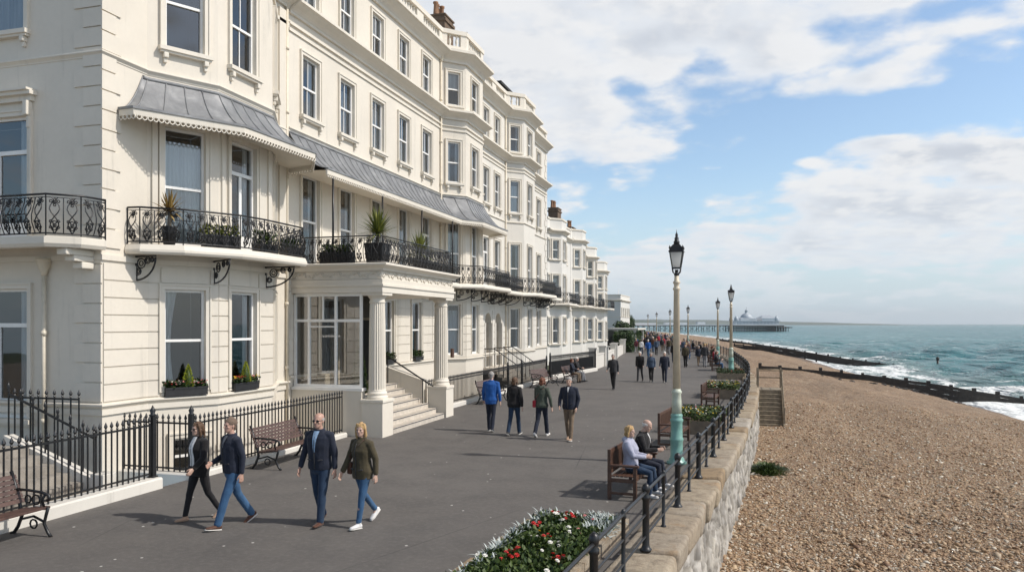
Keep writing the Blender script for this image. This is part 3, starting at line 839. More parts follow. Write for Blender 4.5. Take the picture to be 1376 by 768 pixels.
# carved frieze scrolls
s1, s2 = Seg((X0, Y0 + .05), (X1 - .05, Y0 + .05)), Seg((X1 - .05, Y0 + .05), (X1 - .05, Y1 - .05))
for s in (s1, s2):
    n = round(s.L / .30)
    for k in range(n):
        u = (k + .5) * s.L / n; sg = 1 if k % 2 else -1
        po.tube([s.p(u + .13 * (t - .5) * 2, .012, 4.74 + sg * .06 * math.sin(PI * 2 * t)) for t in [q / 8 for q in range(9)]], .018, 4)
        po.tube([s.p(u + .05 * math.cos(2 * PI * j / 7), .012, 4.74 + sg * .035 + .05 * math.sin(2 * PI * j / 7)) for j in range(7)], .014, 4, closed=True)
portico = po.build('portico', M['trim'], ht)
for yy in (20.83, 25.9):
    cx_ = -10.30
    c = MB(); c.lathe([(.315, 1.10), (.315, 1.16), (.285, 1.20), (.30, 1.26), (.262, 1.32), (.255, 1.36), (.25, 1.38), (.25, 2.1), (.24, 3.2), (.222, 3.90), (.235, 3.93), (.235, 3.97), (.22, 3.98), (.22, 4.04), (.27, 4.10), (.285, 4.12), (.285, 4.14)], 44, (cx_, yy, 0), sm=False, flute=(1.37, 3.91))
    c.box(cx_ - .33, yy - .33, 4.14, cx_ + .33, yy + .33, 4.218)
    col_ = c.build('column', M['trim'], portico)
    p = MB(); p.bbox(cx_ - .345, yy - .36, -.02, cx_ + .345, yy + .36, 1.0, .012); p.bbox(cx_ - .375, yy - .39, 1.001, cx_ + .375, yy + .39, 1.097, .02)
    p.box(cx_ - .33, yy - .33, 1.096, cx_ + .33, yy + .33, 1.105); p.build('column_base', M['trim'], portico)
rl = MB(); iron_railing(rl, [(-12.7, Y0 + .1), (X1 - .1, Y0 + .1), (X1 - .1, Y1 - .1), (-11.8, Y1 - .1)], 5.08, .80, .09, .27); rl.build('balcony_railing', M['black'], portico)
# steps
st = MB()
for k in range(7): st.box(-13.0, 21.29, -.02 if k == 0 else .17 * k - .03, -10.0 - .30 * k, 25.44, .17 * (k + 1))
steps = st.build('steps', M['step'], portico)
nb = MB()
for k in range(7): nb.box(-10.0 - .30 * k - .006, 21.30, .17 * (k + 1) - .028, -9.985 - .30 * k, 25.43, .17 * (k + 1) - .008)
nb.build('step_nosing', M['slate'], steps)
ck = MB(); ck.hexa([(-12.99, 25.46, -.02), (-10.80, 25.46, -.02), (-10.80, 25.8, -.02), (-12.99, 25.8, -.02), (-12.99, 25.46, 2.0), (-10.8, 25.46, 1.3), (-10.8, 25.8, 1.3), (-12.99, 25.8, 2.0)])
ck.build('cheek_wall', M['trim'], portico)
ck = MB(); ck.box(-12.99, 20.52, -.85, -10.66, 20.74, 1.33); ck.build('porch_wall', M['trim'], portico)
hd = MB(); hd.tube([(-12.3, 25.30, 2.15), (-12.1, 25.30, 2.14), (-10.55, 25.30, 1.22), (-10.35, 25.30, 1.12)], .028, 7); hd.tube([(-12.1, 25.30, 1.19), (-12.1, 25.30, 2.13)], .02, 6); hd.tube([(-10.75, 25.30, .5), (-10.75, 25.30, 1.33)], .02, 6); hd.build('handrail', M['black'], portico)
# glazed porch screen on the near side
gz = MB(); gp = MB()
xs = [-12.92, -12.45, -11.55, -10.72]
ys = 20.63
gz.box(-12.97, ys - .16, 1.33, -10.62, ys + .12, 1.42)
def mull(x, w=.07): gz.box(x - w / 2, ys - .04, 1.42, x + w / 2, ys + .04, 4.2)
for x in xs: mull(x)
gz.box(-12.9, ys - .035, 4.12, -10.7, ys + .035, 4.215); gz.box(-12.9, ys - .037, 3.36, -10.7, ys + .037, 3.44); gz.box(-12.9, ys - .036, 1.42, -10.7, ys + .036, 1.50)
gz.box(-12.0, ys - .03, 3.44, -11.96, ys + .03, 4.12)
gz.box(-12.45, ys - .034, 3.20, -11.55, ys + .034, 3.24)
for x0, x1 in zip(xs[:-1], xs[1:]):
    gp.quad((x0, ys, 1.5), (x1, ys, 1.5), (x1, ys, 3.36), (x0, ys, 3.36)); gp.quad((x0, ys, 3.44), (x1, ys, 3.44), (x1, ys, 4.12), (x0, ys, 4.12))
scr = gz.build('porch_screen', M['white'], portico); gp.build('pane', M['porchglass'], scr)
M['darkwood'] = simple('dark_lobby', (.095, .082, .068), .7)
# porch interior: inner door wall, floor
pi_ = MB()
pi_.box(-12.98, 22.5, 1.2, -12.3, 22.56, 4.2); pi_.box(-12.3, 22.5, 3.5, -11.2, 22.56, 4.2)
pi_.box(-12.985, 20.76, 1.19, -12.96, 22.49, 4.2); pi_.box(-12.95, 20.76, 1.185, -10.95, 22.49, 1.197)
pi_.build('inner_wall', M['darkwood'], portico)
pf = MB(); pf.box(-12.75, 22.40, 1.2, -12.66, 22.47, 3.6); pf.box(-11.72, 22.40, 1.2, -11.64, 22.47, 3.4); pf.box(-12.12, 21.6, 1.2, -12.02, 21.7, 3.4); pf.bbox(-12.6, 21.3, 1.2, -12.3, 21.6, 1.75, .03); pf.build('lobby_furniture', M['timber'], portico)
pd = MB()
for x in (-12.28, -11.78, -11.74, -11.24): pd.box(x - .03, 22.48, 1.2, x + .03, 22.54, 3.5)
pd.box(-12.3, 22.48, 1.2, -11.2, 22.54, 1.5); pd.box(-12.3, 22.48, 3.42, -11.2, 22.54, 3.5)
pd.build('inner_door', M['timber'], portico)
pk = MB(); pk.box(-12.26, 22.505, 1.5, -11.26, 22.52, 3.42); pk.build('dark_doorway_sheet', M['dark'], portico)  # dark sheet added in the inner door for the darkness behind it
# carriage lamp and wall plaque pieces by the column
lp = MB(); lp.bbox(-9.99, 26.02, 2.1, -9.90, 26.2, 2.42, .02); lp.build('wall_plaque', M['teak'], portico)

# ------------------------------------------------------------------ lower terrace beyond
def low_house(name, label, xw, y0, y1, H, seed, fl=3, bay=True, mat='stucco_c', chim=True):
    h = empty(name, (0, 0, 0)); tag(h, label, 'house', 'lower terrace houses beyond the tall terrace')
    rnd = random.Random(seed); L = y1 - y0
    if bay:
        b0 = y0 + L * .10; bw = min(3.6, L * .52)
        P = [(xw - 8, y0), (xw, y0), (xw, b0), (xw + .8, b0 + .9), (xw + .8, b0 + bw - .9), (xw, b0 + bw), (xw, y1), (xw - 8, y1)]
    else: P = [(xw - 8, y0), (xw, y0), (xw, y1), (xw - 8, y1)]
    S = [Seg(a, b) for a, b in zip(P[:-1], P[1:])]
    O = {i: [] for i in range(len(S))}; W = []
    zs = [(1.4, 1.6), (4.7, 1.5)] if not bay else [(1.6, 1.9), (4.95, 1.6), (7.1, 1.35)] if H < 10.5 else [(1.7, 2.1), (5.1, 2.2), (min(8.6, H - 2.95), 1.55)]
    fac = range(1, len(S) - 1)
    for i in fac:
        s = S[i]
        if s.L < .8: continue
        n = 1 if s.L < 2.4 else max(1, int(s.L / 2.4))
        for k in range(n):
            uc = s.L * (k + .5) / n; w = .62 if s.L < 1.5 else .9
            for z, hh in zs:
                O[i].append((uc - w / 2, uc + w / 2, z, z + hh)); W.append((i, uc, z, w, hh))
    wl = MB()
    for i, s in enumerate(S): wall(wl, s, -.6, H, O[i])
    wl.poly([(p[0], p[1], H - .7) for p in P])
    wl.build('wall', M[mat], h)
    for (i, uc, z, w, hh) in W: put_window(h, S[i], uc, z, window_proto('sash', w, hh, curt=rnd.choice(['net', 'half', 'none']), sill=True, bars=(w > .7)))
    tr = MB(); Q = P[:-1]
    cornice(tr, Q, H - 1.25, H - .9, .35); band(tr, Q, H - .08, H + .06, .07); band(tr, Q, 4.5, 4.62, .06)
    tr.build('cornice', M['trim'], h)
    rf = MB()
    if not bay: rf.box(xw - 7.8, y0 + .2, H - .69, xw - .3, y1 - .2, H - .62)
    if bay: rf.poly([(xw - .4, y0 + .1, H - .6), (xw - .4, y1 - .1, H - .6), (xw - 2.6, y1 - .1, H + 1.2), (xw - 2.6, y0 + .1, H + 1.2)])
    if bay: rf.poly([(xw - 8, y0 + .1, H - .6), (xw - 2.6, y0 + .1, H + 1.2), (xw - 2.6, y1 - .1, H + 1.2), (xw - 8, y1 - .1, H - .6)])
    if bay: rf.poly([(xw - .4, y0 + .1, H - .6), (xw - 2.6, y0 + .1, H + 1.2), (xw - 8, y0 + .1, H - .6)])
    rf.build('roof', M['slate'], h)
    if chim: chimney(h, xw - 1.6, y0 + .5, H - .6, H + 1.9, .7, .45, 4)
    if bay and H > 8:
        sl = MB(); out = [(xw + .1, b0 - .3), (xw + 1.5, b0 + .5), (xw + 1.5, b0 + bw - .5), (xw + .9, y1 - .2)]
        slab(sl, out, [(xw - .02, b0 - .3), (xw + .78, b0 + .9), (xw + .78, b0 + bw - .9), (xw - .02, b0 + bw), (xw - .02, y1 - .2)], 4.8, 4.98)
        b = sl.build('balcony', M['trim'], h)
        r = MB(); iron_railing(r, out, 5.0, .85, .05, .34); r.build('balcony_railing', M['black'], b)
    return h
low_house('terrace_house', 'lower white house next to the tall terrace, tallest brick chimney on its gable', -14.9, 60.5, 69.3, 11.9, 1)
low_house('terrace_house', 'second of the lower white houses, with chimney stack rising behind its parapet', -14.9, 69.4, 75.9, 12.0, 2)
low_house('terrace_house', 'third of the lower white houses, with slate roof behind its bay', -14.9, 76.0, 81.4, 11.0, 3)
low_house('terrace_house', 'last and lowest of the bay fronted white houses before the gardens', -14.9, 81.5, 89.0, 10.0, 4)
HAZE = .00008
# ------------------------------------------------------------------ plan curves
def interp(tab):
    ys = np.array([q[0] for q in tab], float); xs = np.array([q[1] for q in tab], float)
    ysd = np.linspace(ys[0], ys[-1], 4000); xd = np.interp(ysd, ys, xs)
    def f(y):
        # smoothed piecewise-linear: average over a window that grows with distance
        y = np.asarray(y, float); w = np.clip(3 + .05 * np.abs(y), 3, 40)
        acc = 0
        for k in (-1, -.6, -.2, .2, .6, 1): acc = acc + np.interp(y + k * w, ysd, xd)
        return acc / 6
    return f
W_TAB = [(-60, -6.5), (4, -1.85), (10.8, -1.26), (16.2, -.81), (25, -.2), (35, .30), (43, .50), (50, .45), (60, -.1), (75, -1.0), (102, -5.0), (127, -9.2), (158, -14.6), (200, -21), (300, -36), (420, -62), (600, -100), (900, -170)]
wx = interp(W_TAB)
L_TAB = [(-60, -11.2), (44, -11.1), (54, -9.8), (138, -17.2), (200, -27), (300, -46), (420, -75), (900, -190)]
lx = interp(L_TAB)
S_TAB = [(-60, 27), (40, 24.5), (71, 21.8), (95, 20), (141, 16.3), (284, 8), (421, -10), (600, -45), (800, -92), (1000, -140), (1500, -300)]
shx = interp(S_TAB)
SEA_Z = -4.5

def np_mesh(name, V, Fq, mats, parent=None, smooth=True, attrs=None):
    me = bpy.data.meshes.new(name)
    V = np.asarray(V, np.float32); Fq = np.asarray(Fq, np.int32); k = Fq.shape[1]
    me.vertices.add(len(V)); me.vertices.foreach_set('co', V.ravel())
    me.loops.add(Fq.size); me.loops.foreach_set('vertex_index', Fq.ravel())
    me.polygons.add(len(Fq)); me.polygons.foreach_set('loop_start', np.arange(0, Fq.size, k, dtype=np.int32))
    me.polygons.foreach_set('use_smooth', np.full(len(Fq), smooth))
    if attrs:
        for an, av in attrs.items():
            if av.ndim == 2:
                a = me.attributes.new(an, 'FLOAT_COLOR', 'POINT'); a.data.foreach_set('color', np.asarray(av, np.float32).ravel())
            else:
                a = me.attributes.new(an, 'FLOAT', 'POINT'); a.data.foreach_set('value', np.asarray(av, np.float32))
    for m_ in (mats if isinstance(mats, (list, tuple)) else [mats]): me.materials.append(m_)
    me.update(calc_edges=True); me.validate()
    return link(name, me, parent)
def grid_faces(r, c):
    i = np.arange(r * c).reshape(r, c)
    return np.stack([i[:-1, :-1], i[:-1, 1:], i[1:, 1:], i[1:, :-1]], -1).reshape(-1, 4)
def vnoise(x, y, seed=0):   # smooth value noise, vectorised
    xi = np.floor(x).astype(np.int64); yi = np.floor(y).astype(np.int64); xf = x - xi; yf = y - yi
    def h(a, b):
        n = (a * 374761393 + b * 668265263 + seed * 974634521) & 0xffffffff
        n = ((n ^ (n >> 13)) * 1274126177) & 0xffffffff
        return ((n ^ (n >> 16)) & 0xffff) / 65535.0
    u = xf * xf * (3 - 2 * xf); v = yf * yf * (3 - 2 * yf)
    return (h(xi, yi) * (1 - u) + h(xi + 1, yi) * u) * (1 - v) + (h(xi, yi + 1) * (1 - u) + h(xi + 1, yi + 1) * u) * v
def fbm(x, y, o=4, seed=0):
    a = 0; s = 1; t = 0
    for k in range(o):
        a = a + s * vnoise(x * 2 ** k, y * 2 ** k, seed + k); t += s; s *= .5
    return a / t

# ------------------------------------------------------------------ ground materials
def asphalt():
    m, t, b = new_mat('asphalt'); p = geo_pos(t)
    big = t.noise(p, .16, 6, .6, .4); med = t.noise(p, 1.1, 6, .65); fine = t.noise(p, 70, 3, .7)
    c = t.ramp(big, [(.3, (.098, .090, .083)), (.7, (.135, .125, .115))])
    c = t.mix(t.mapr(med, .35, .75, 0, .6), c, (.070, .066, .063))
    c = t.mix(t.mapr(t.noise(p, 11, 5, .7), .42, .72, 0, .4), c, (.175, .163, .15))
    c = t.mix(t.mapr(fine, .45, .75, 0, .35), c, (.20, .19, .175))
    st = t.noise(t.scalev(p, (1, .12, 1)), 1.4, 5, .6)
    c = t.mix(t.mapr(st, .60, .75, 0, .35), c, (.065, .062, .06))
    # pale dropped specks
    v = t.voro(p, 3.0); sp = t.mapr(v.outputs['Distance'], .05, .085, 1, 0)
    sel = t.node('ShaderNodeSeparateColor'); t.l.new(v.outputs['Color'], sel.inputs[0])
    sp = t.math('MULTIPLY', sp, t.math('GREATER_THAN', sel.outputs[0], .62))
    c = t.mix(t.math('MULTIPLY', sp, .95), c, (.58, .56, .52))
    # hairline cracks
    wv = t.vmath('ADD', p, t.mix(1.0, (0, 0, 0), t.node('ShaderNodeTexNoise').outputs['Color'], 'ADD'))
    w = t.voro(t.scalev(wv, (1, .45, 1)), .22, 'DISTANCE_TO_EDGE')
    c = t.mix(t.math('MULTIPLY', t.mapr(w.outputs['Distance'], .0012, .0035, .5, 0), t.mapr(t.noise(p, .3, 2), .45, .6)), c, (.045, .044, .043))
    t.put(b.inputs['Base Color'], c); b.inputs['Roughness'].default_value = .82; b.inputs['Specular IOR Level'].default_value = .35
    t.put(b.inputs['Normal'], t.bump(t.math('ADD', fine, t.math('MULTIPLY', med, .6)), .35, .012))
    return m
M['asphalt'] = asphalt()
M['paving'] = simple('old_paving', (.20, .165, .125), .85, var=.3, scale=1.2, bump=.3, bscale=25, world=True)
M['area'] = simple('area_floor', (.22, .20, .175), .85, var=.3, scale=1.2, bump=.3, bscale=25, world=True)
M['land'] = simple('land_green', (.075, .085, .045), .9, var=.4, scale=.03, world=True)
def shingle(name, pebble=True):
    m, t, b = new_mat(name); p = geo_pos(t)
    pz = t.scalev(p, (1, 1, 1))
    stops = [(.0, (.15, .088, .052)), (.25, (.285, .178, .098)), (.5, (.36, .242, .142)), (.7, (.45, .33, .205)), (.86, (.31, .265, .205)), (.95, (.54, .475, .365)), (1.0, (.66, .62, .53))]
    def layer(scale):
        v = t.voro(pz, scale)
        s = t.node('ShaderNodeSeparateColor'); t.l.new(v.outputs['Color'], s.inputs[0])
        return v.outputs['Distance'], s.outputs[0]
    d1, r1 = layer(13.0); d2, r2 = layer(27.0)
    c1 = t.ramp(r1, stops); c2 = t.ramp(r2, stops)
    k = t.mapr(t.noise(p, 6, 3), .45, .6)
    c = t.mix(k, c1, c2)
    gap = t.mix(k, t.mapr(d1, .40, .75, 0, 1), t.mapr(d2, .40, .75, 0, 1))
    c = t.mix(t.math('MULTIPLY', gap, .55), c, (.10, .058, .034))
    big = t.noise(p, .22, 6, .62, .3)
    c = t.mix(1.0, c, t.ramp(big, [(.3, (.80, .78, .76)), (.7, (1.12, 1.08, 1.02))]), 'MULTIPLY')
    at = t.node('ShaderNodeAttribute', attribute_name='wet'); wet = at.outputs['Fac']
    at2 = t.node('ShaderNodeAttribute', attribute_name='sandy')
    c = t.mix(t.math('MULTIPLY', at2.outputs['Fac'], .30), c, (.36, .24, .15))
    sk_ = t.noise(t.scalev(p, (1.1, .16, 1)), 1.0, 7, .68, .5)
    c = t.mix(t.mapr(sk_, .50, .66, 0, .5), c, (.17, .11, .065)); c = t.mix(t.mapr(sk_, .34, .46, .3, 0), c, (.46, .36, .25))
    gr_ = t.noise(p, 3.2, 8, .8); c = t.mix(t.mapr(gr_, .48, .62, 0, .5), c, (.13, .082, .05)); c = t.mix(t.mapr(gr_, .34, .44, .35, 0), c, (.54, .43, .31))
    c = t.mix(t.math('MULTIPLY', wet, .72), c, (.095, .062, .042))
    t.put(b.inputs['Base Color'], c)
    t.put(b.inputs['Roughness'], t.math('MULTIPLY_ADD', wet, -.35, .85))
    h = t.mix(k, t.math('SUBTRACT', 1.0, d1), t.math('SUBTRACT', 1.0, d2))
    t.put(b.inputs['Normal'], t.bump(h, .9, .05, t.bump(t.noise(p, 2.2, 4, .6), .8, .15)))
    return m
M['shingle'] = shingle('shingle')
m, t, b = new_mat('pebble')
ri = t.node('ShaderNodeNewGeometry').outputs['Random Per Island']
t.put(b.inputs['Base Color'], t.ramp(ri, [(.0, (.16, .092, .055)), (.25, (.295, .185, .10)), (.5, (.37, .25, .147)), (.7, (.46, .34, .21)), (.86, (.33, .28, .215)), (.95, (.57, .50, .39)), (1.0, (.68, .64, .55))]))
b.inputs['Roughness'].default_value = .7; M['pebble'] = m

# ------------------------------------------------------------------ ground sheets
ys = np.concatenate([np.arange(-40, 60, 2.0), np.arange(60, 300, 5.0), np.arange(300, 901, 25.0)])
def strip(name, ys, xa, xb, za, mat, n=2):
    T = np.linspace(0, 1, n); V = []
    for y in ys:
        a, c_ = float(xa(y)), float(xb(y))
        for q in T: V.append((a + (c_ - a) * q, y, za))
    o = np_mesh(name, V, grid_faces(len(ys), n), mat, smooth=False); return tag(o, kind='structure')
strip('promenade', ys, lambda y: lx(y) - .12, lambda y: wx(y) - .05, 0.0, M['asphalt'], 4)
strip('forecourt', np.arange(-40, 13.81, 1.0), lambda y: -60, lambda y: -11.32, -.006, M['paving'])
strip('basement_area', np.arange(13.75, 62, 1.0), lambda y: -14.5, lambda y: lx(y) - .1, -.86, M['area'])
strip('ground', np.concatenate([[13.75, 30], ys[ys >= 54]]), lambda y: -4000 if y > 13.8 else -4000, lambda y: (-13.3 if y < 58 else float(lx(y)) - .1), -.02, M['land'])
strip('distant_ground', np.array([-40., 13.7]), lambda y: -4000, lambda y: -59.9, -.03, M['land'])
strip('hinterland', np.array([900., 1500., 2600., 5200.]), lambda y: -4000, lambda y: (-190 if y < 950 else -330 if y < 1600 else -760 if y < 3000 else -1300), -.02, M['land'])

# beach
by = np.concatenate([np.arange(-30, 10, 1.0), np.arange(10, 60, .25), np.arange(60, 130, .6), np.arange(130, 300, 3.0), np.arange(300, 1000, 12.0)])
tt = np.concatenate([np.linspace(0, .62, 110), np.linspace(.63, 1.45, 70)])
Yg, Tg = np.meshgrid(by, tt, indexing='ij')
A = wx(Yg) + .18; Dd = shx(Yg) - A
Xg = A + Tg * Dd
def beach_z(X, Y):
    a = wx(Y) + .18; D = shx(Y) - a; t = (X - a) / D
    z = np.where(t < .1, -1.52, -1.52 - 2.98 * np.clip((t - .1) / .9, 0, 3) ** 2.1)
    edge = np.clip((X - a) / 1.5, 0, 1)
    z = z + edge * ((fbm(X * .35, Y * .16, 4, 3) - .5) * .34 + (fbm(X * 1.7, Y * 1.1, 3, 9) - .5) * .12)
    z = z + edge * .16 * np.sin((X - a) * .8 + 2.5 * fbm(X * .1, Y * .05, 2, 4)) * np.clip(1 - abs(t - .5) * 2, 0, 1)
    return z
Zg = beach_z(Xg, Yg)
wet = np.clip((Tg - .80 + .10 * (fbm(Xg * .3, Yg * .12, 3, 5) - .5)) / .16, 0, 1)
sandy = np.clip((fbm(Xg * .25, Yg * .05, 4, 17) - .52) * 4, 0, 1) * np.clip((Yg - 25) / 60, .15, 1)
sandy = np.maximum(sandy, np.clip((Yg - 60) / 90, 0, .8))
bo = np_mesh('beach', np.stack([Xg, Yg, Zg], -1).reshape(-1, 3), grid_faces(len(by), len(tt)), M['shingle'], attrs={'wet': wet.ravel(), 'sandy': sandy.ravel()})
tag(bo, kind='structure')
# loose pebbles lying on the near shingle
ico = bmesh.new(); bmesh.ops.create_icosphere(ico, subdivisions=1, radius=1); ico.verts.index_update()
IV = np.array([v.co[:] for v in ico.verts]); IF = np.array([[v.index for v in f.verts] for f in ico.faces]); ico.free()
NPB = 46000
zc = 14 + 34 * rng.random(NPB) ** 1.5
u_ = rng.uniform(.24, .72, NPB); xc = u_ * zc
PX = xc * math.cos(TH) - zc * math.sin(TH); PY = xc * math.sin(TH) + zc * math.cos(TH)
ok = PX > wx(PY) + .25; PX, PY = PX[ok], PY[ok]
n = len(PX); sz = np.clip(rng.lognormal(-3.75, .45, n), .012, .08)[:, None] * np.stack([rng.uniform(.8, 1.5, n), rng.uniform(.7, 1.1, n), rng.uniform(.35, .7, n)], -1)
ang = rng.uniform(0, 2 * PI, n); ca, sa = np.cos(ang), np.sin(ang)
jit = 1 + rng.uniform(-.18, .18, (n, len(IV)))[:, :, None]
P = IV[None] * jit * sz[:, None, :]
tilt = rng.uniform(-.5, .5, n)[:, None]
Px = P[:, :, 0] * ca[:, None] - P[:, :, 1] * sa[:, None]; Py = P[:, :, 0] * sa[:, None] + P[:, :, 1] * ca[:, None]; Pz = P[:, :, 2] + tilt * P[:, :, 0]
V = np.stack([Px + PX[:, None], Py + PY[:, None], Pz + (beach_z(PX, PY) + sz[:, 2] * .35)[:, None]], -1).reshape(-1, 3)
Fp = (IF[None] + (np.arange(n) * len(IV))[:, None, None]).reshape(-1, 3)
tag(np_mesh('pebbles', V, Fp, M['pebble']), 'tan and brown pebbles scattered over the shingle beach', kind='stuff')

# ------------------------------------------------------------------ sea
def sea_mat():
    m, t, b = new_mat('sea_water'); p = geo_pos(t)
    sh = t.node('ShaderNodeAttribute', attribute_name='shore').outputs['Fac']; cr = t.node('ShaderNodeAttribute', attribute_name='crest').outputs['Fac']
    dist = t.vmath('LENGTH', p)
    big = t.noise(t.scalev(p, (.011, .006, 1)), 1, 5, .6, .3)
    c = t.ramp(big, [(.3, (.026, .125, .14)), (.7, (.055, .185, .192))])
    c = t.mix(t.mapr(sh, 30, 2, 0, .75), c, (.16, .20, .175))
    f1 = t.noise(t.scalev(p, (.50, .22, 1)), 1.0, 8, .68, .6)
    f2 = t.noise(t.scalev(p, (1.6, .9, 1)), 1.0, 6, .7, .5)
    lace = t.math('ADD', t.math('MULTIPLY', f1, .6), t.math('MULTIPLY', f2, .4))
    # wash: foam sheet near the shore, then lines of broken waves
    thr = t.math('MULTIPLY_ADD', t.mapr(sh, 0, 24, 1, 0, False), .36, -.17)
    line = t.math('SINE', t.math('MULTIPLY_ADD', sh, .46, t.math('MULTIPLY', t.noise(t.scalev(p, (.03, .035, 1)), 1, 3), 9)))
    thr = t.math('ADD', thr, t.math('MULTIPLY', t.math('MULTIPLY', t.mapr(line, .55, 1), t.mapr(sh, 42, 4, 0, 1)), .13))
    thr = t.math('ADD', thr, t.math('MULTIPLY', cr, .16))
    fm = t.mapr(t.math('ADD', lace, thr), .60, .68, 0, 1)
    wc = t.noise(t.scalev(p, (.055, .16, 1)), 1.0, 6, .6, .4)
    wc2 = t.noise(t.scalev(p, (.35, .9, 1)), 1.0, 5, .7)
    caps = t.math('MULTIPLY', t.mapr(wc, .575, .63, 0, 1), t.mapr(wc2, .50, .58, 0, 1))
    fm = t.math('MAXIMUM', fm, t.math('MULTIPLY', caps, .75))
    c = t.mix(t.math('MULTIPLY', fm, .9), c, (.80, .82, .81))
    t.put(b.inputs['Base Color'], c)
    t.put(b.inputs['Roughness'], t.math('MULTIPLY_ADD', fm, .5, .24))
    b.inputs['IOR'].default_value = 1.33; b.inputs['Specular IOR Level'].default_value = .14
    n1 = t.noise(t.scalev(p, (.9, .45, 1)), 1.0, 5, .6, .3); n2 = t.noise(t.scalev(p, (.16, .07, 1)), 1.0, 4, .6, .3); n3 = t.noise(t.scalev(p, (.05, .022, 1)), 1.0, 4, .6)
    bn = t.bump(n1, .8, .7); bn = t.bump(n2, .8, 3.0, bn); bn = t.bump(n3, .6, 7.0, bn)
    t.put(b.inputs['Normal'], bn)
    return m
M['sea'] = sea_mat()
rad = 26 * (30000 / 26) ** np.linspace(0, 1, 430)
az = np.radians(np.linspace(-32, 72, 620))
Rg, Ag = np.meshgrid(rad, az, indexing='ij')
X = Rg * np.sin(Ag); Y = Rg * np.cos(Ag)
Z = np.full_like(X, SEA_Z); crest = np.zeros_like(X)
spacing = Rg * (rad[1] / rad[0] - 1)
for k in range(26):
    lam = 3 + 22 * rng.random() ** 1.6; th = PI + rng.normal(0, .55) + .35; amp = .012 * lam * rng.uniform(.6, 1.2)
    kx, ky = 2 * PI / lam * math.cos(th), 2 * PI / lam * math.sin(th)
    ph = kx * X + ky * Y + rng.uniform(0, 6)
    a = amp * np.clip(lam / (spacing * 3) - .6, 0, 1)
    w = np.sin(ph); Z += a * (w + .3 * np.cos(2 * ph)); crest += a * w
dsh = X - shx(np.clip(Y, -50, 1500)) - np.clip(Y - 1500, 0, None) * -.2
calm = np.clip(dsh / 18, .25, 1); Z = SEA_Z + (Z - SEA_Z) * calm
sea = np_mesh('sea', np.stack([X, Y, Z], -1).reshape(-1, 3), grid_faces(*X.shape)[:, ::-1], M['sea'], attrs={'shore': dsh.ravel(), 'crest': np.clip((crest.ravel() - .35) / .5, 0, 1)})
tag(sea, kind='structure')

# ------------------------------------------------------------------ sea wall
def wall_stone():
    m, t, b = new_mat('rubble_stone'); p = geo_pos(t)
    a = t.node('ShaderNodeAttribute', attribute_name='stone')
    f = t.noise(p, 7, 6, .65); g = t.noise(p, .8, 4, .6)
    c = t.mix(t.mapr(f, .3, .75, 0, .45), a.outputs['Color'], (.20, .17, .14))
    c = t.mix(t.mapr(g, .55, .75, 0, .35), c, (.17, .15, .115))
    t.put(b.inputs['Base Color'], c); b.inputs['Roughness'].default_value = .85
    t.put(b.inputs['Normal'], t.bump(f, .5, .02)); return m
M['rubble'] = wall_stone()
def coping_mat():
    m, t, b = new_mat('coping_stone'); p = geo_pos(t)
    ri = t.node('ShaderNodeNewGeometry').outputs['Random Per Island']
    c = t.ramp(ri, [(0, (.32, .255, .17)), (.35, (.38, .315, .23)), (.6, (.33, .28, .215)), (.8, (.29, .20, .105)), (1, (.39, .36, .31))])
    f = t.noise(p, 5, 7, .68, .3); g = t.noise(p, 2.0, 4, .6)
    c = t.mix(t.mapr(f, .42, .70, 0, .6), c, (.13, .095, .065))
    c = t.mix(t.mapr(g, .56, .72, 0, .45), c, (.32, .19, .08))
    h_ = t.noise(p, 22, 5, .7); c = t.mix(t.mapr(h_, .5, .75, 0, .5), c, (.16, .14, .11))
    t.put(b.inputs['Base Color'], c); b.inputs['Roughness'].default_value = .85
    t.put(b.inputs['Normal'], t.bump(t.math('ADD', f, t.math('MULTIPLY', h_, .4)), .9, .04)); return m
M['coping'] = coping_mat()
sw = empty('sea_wall', (-1, 10, 0)); tag(sw, 'rubble stone sea wall with rounded buff coping blocks between promenade and shingle', 'sea wall')
def mesh_at(o, root):    # keep world placement under an offset root
    o.location = -Vector(root.location)
# face: one stone per jittered cell, bulging, with sunk joints
s_y = np.concatenate([np.arange(3, 40, .045), np.arange(40, 75, .09), np.arange(75, 200, .6)])
zz = np.linspace(-2.4, -.13, 48)
Sg, Hg = np.meshgrid(s_y, zz, indexing='ij')
cw, chh = .34, .25
gi = np.floor(Sg / cw).astype(int); gj = np.floor(Hg / chh).astype(int)
def hsh(a, b, s):
    n = (a * 374761393 + b * 668265263 + s * 974634521) & 0xffffffff
    n = ((n ^ (n >> 13)) * 1274126177) & 0xffffffff
    return ((n ^ (n >> 16)) & 0xffff) / 65535.0
best = np.full(Sg.shape, 9.); sec = np.full(Sg.shape, 9.); bi = np.zeros(Sg.shape, int); bj = np.zeros(Sg.shape, int)
for di in (-1, 0, 1):
    for dj in (-1, 0, 1):
        a, b2 = gi + di, gj + dj
        px_ = (a + .5 + 1.15 * (hsh(a, b2, 1) - .5)) * cw; pz_ = (b2 + .5 + 1.15 * (hsh(a, b2, 2) - .5)) * chh
        d = np.hypot(Sg - px_, (Hg - pz_) * 1.15)
        nb_ = d < best
        sec = np.where(nb_, best, np.minimum(sec, d)); bi = np.where(nb_, a, bi); bj = np.where(nb_, b2, bj); best = np.where(nb_, d, best)
edge = np.clip((sec - best) / .042, 0, 1) ** .8
bulge = edge * (.030 + .055 * hsh(bi, bj, 3)) + .055 * (fbm(Sg * 5, Hg * 5, 4, 4) - .5) + (hsh(bi, bj, 7) - .5) * .25 * (Hg - (bj + .5) * chh) * edge
tone = hsh(bi, bj, 5)[..., None]; warm = hsh(bi, bj, 6)[..., None]
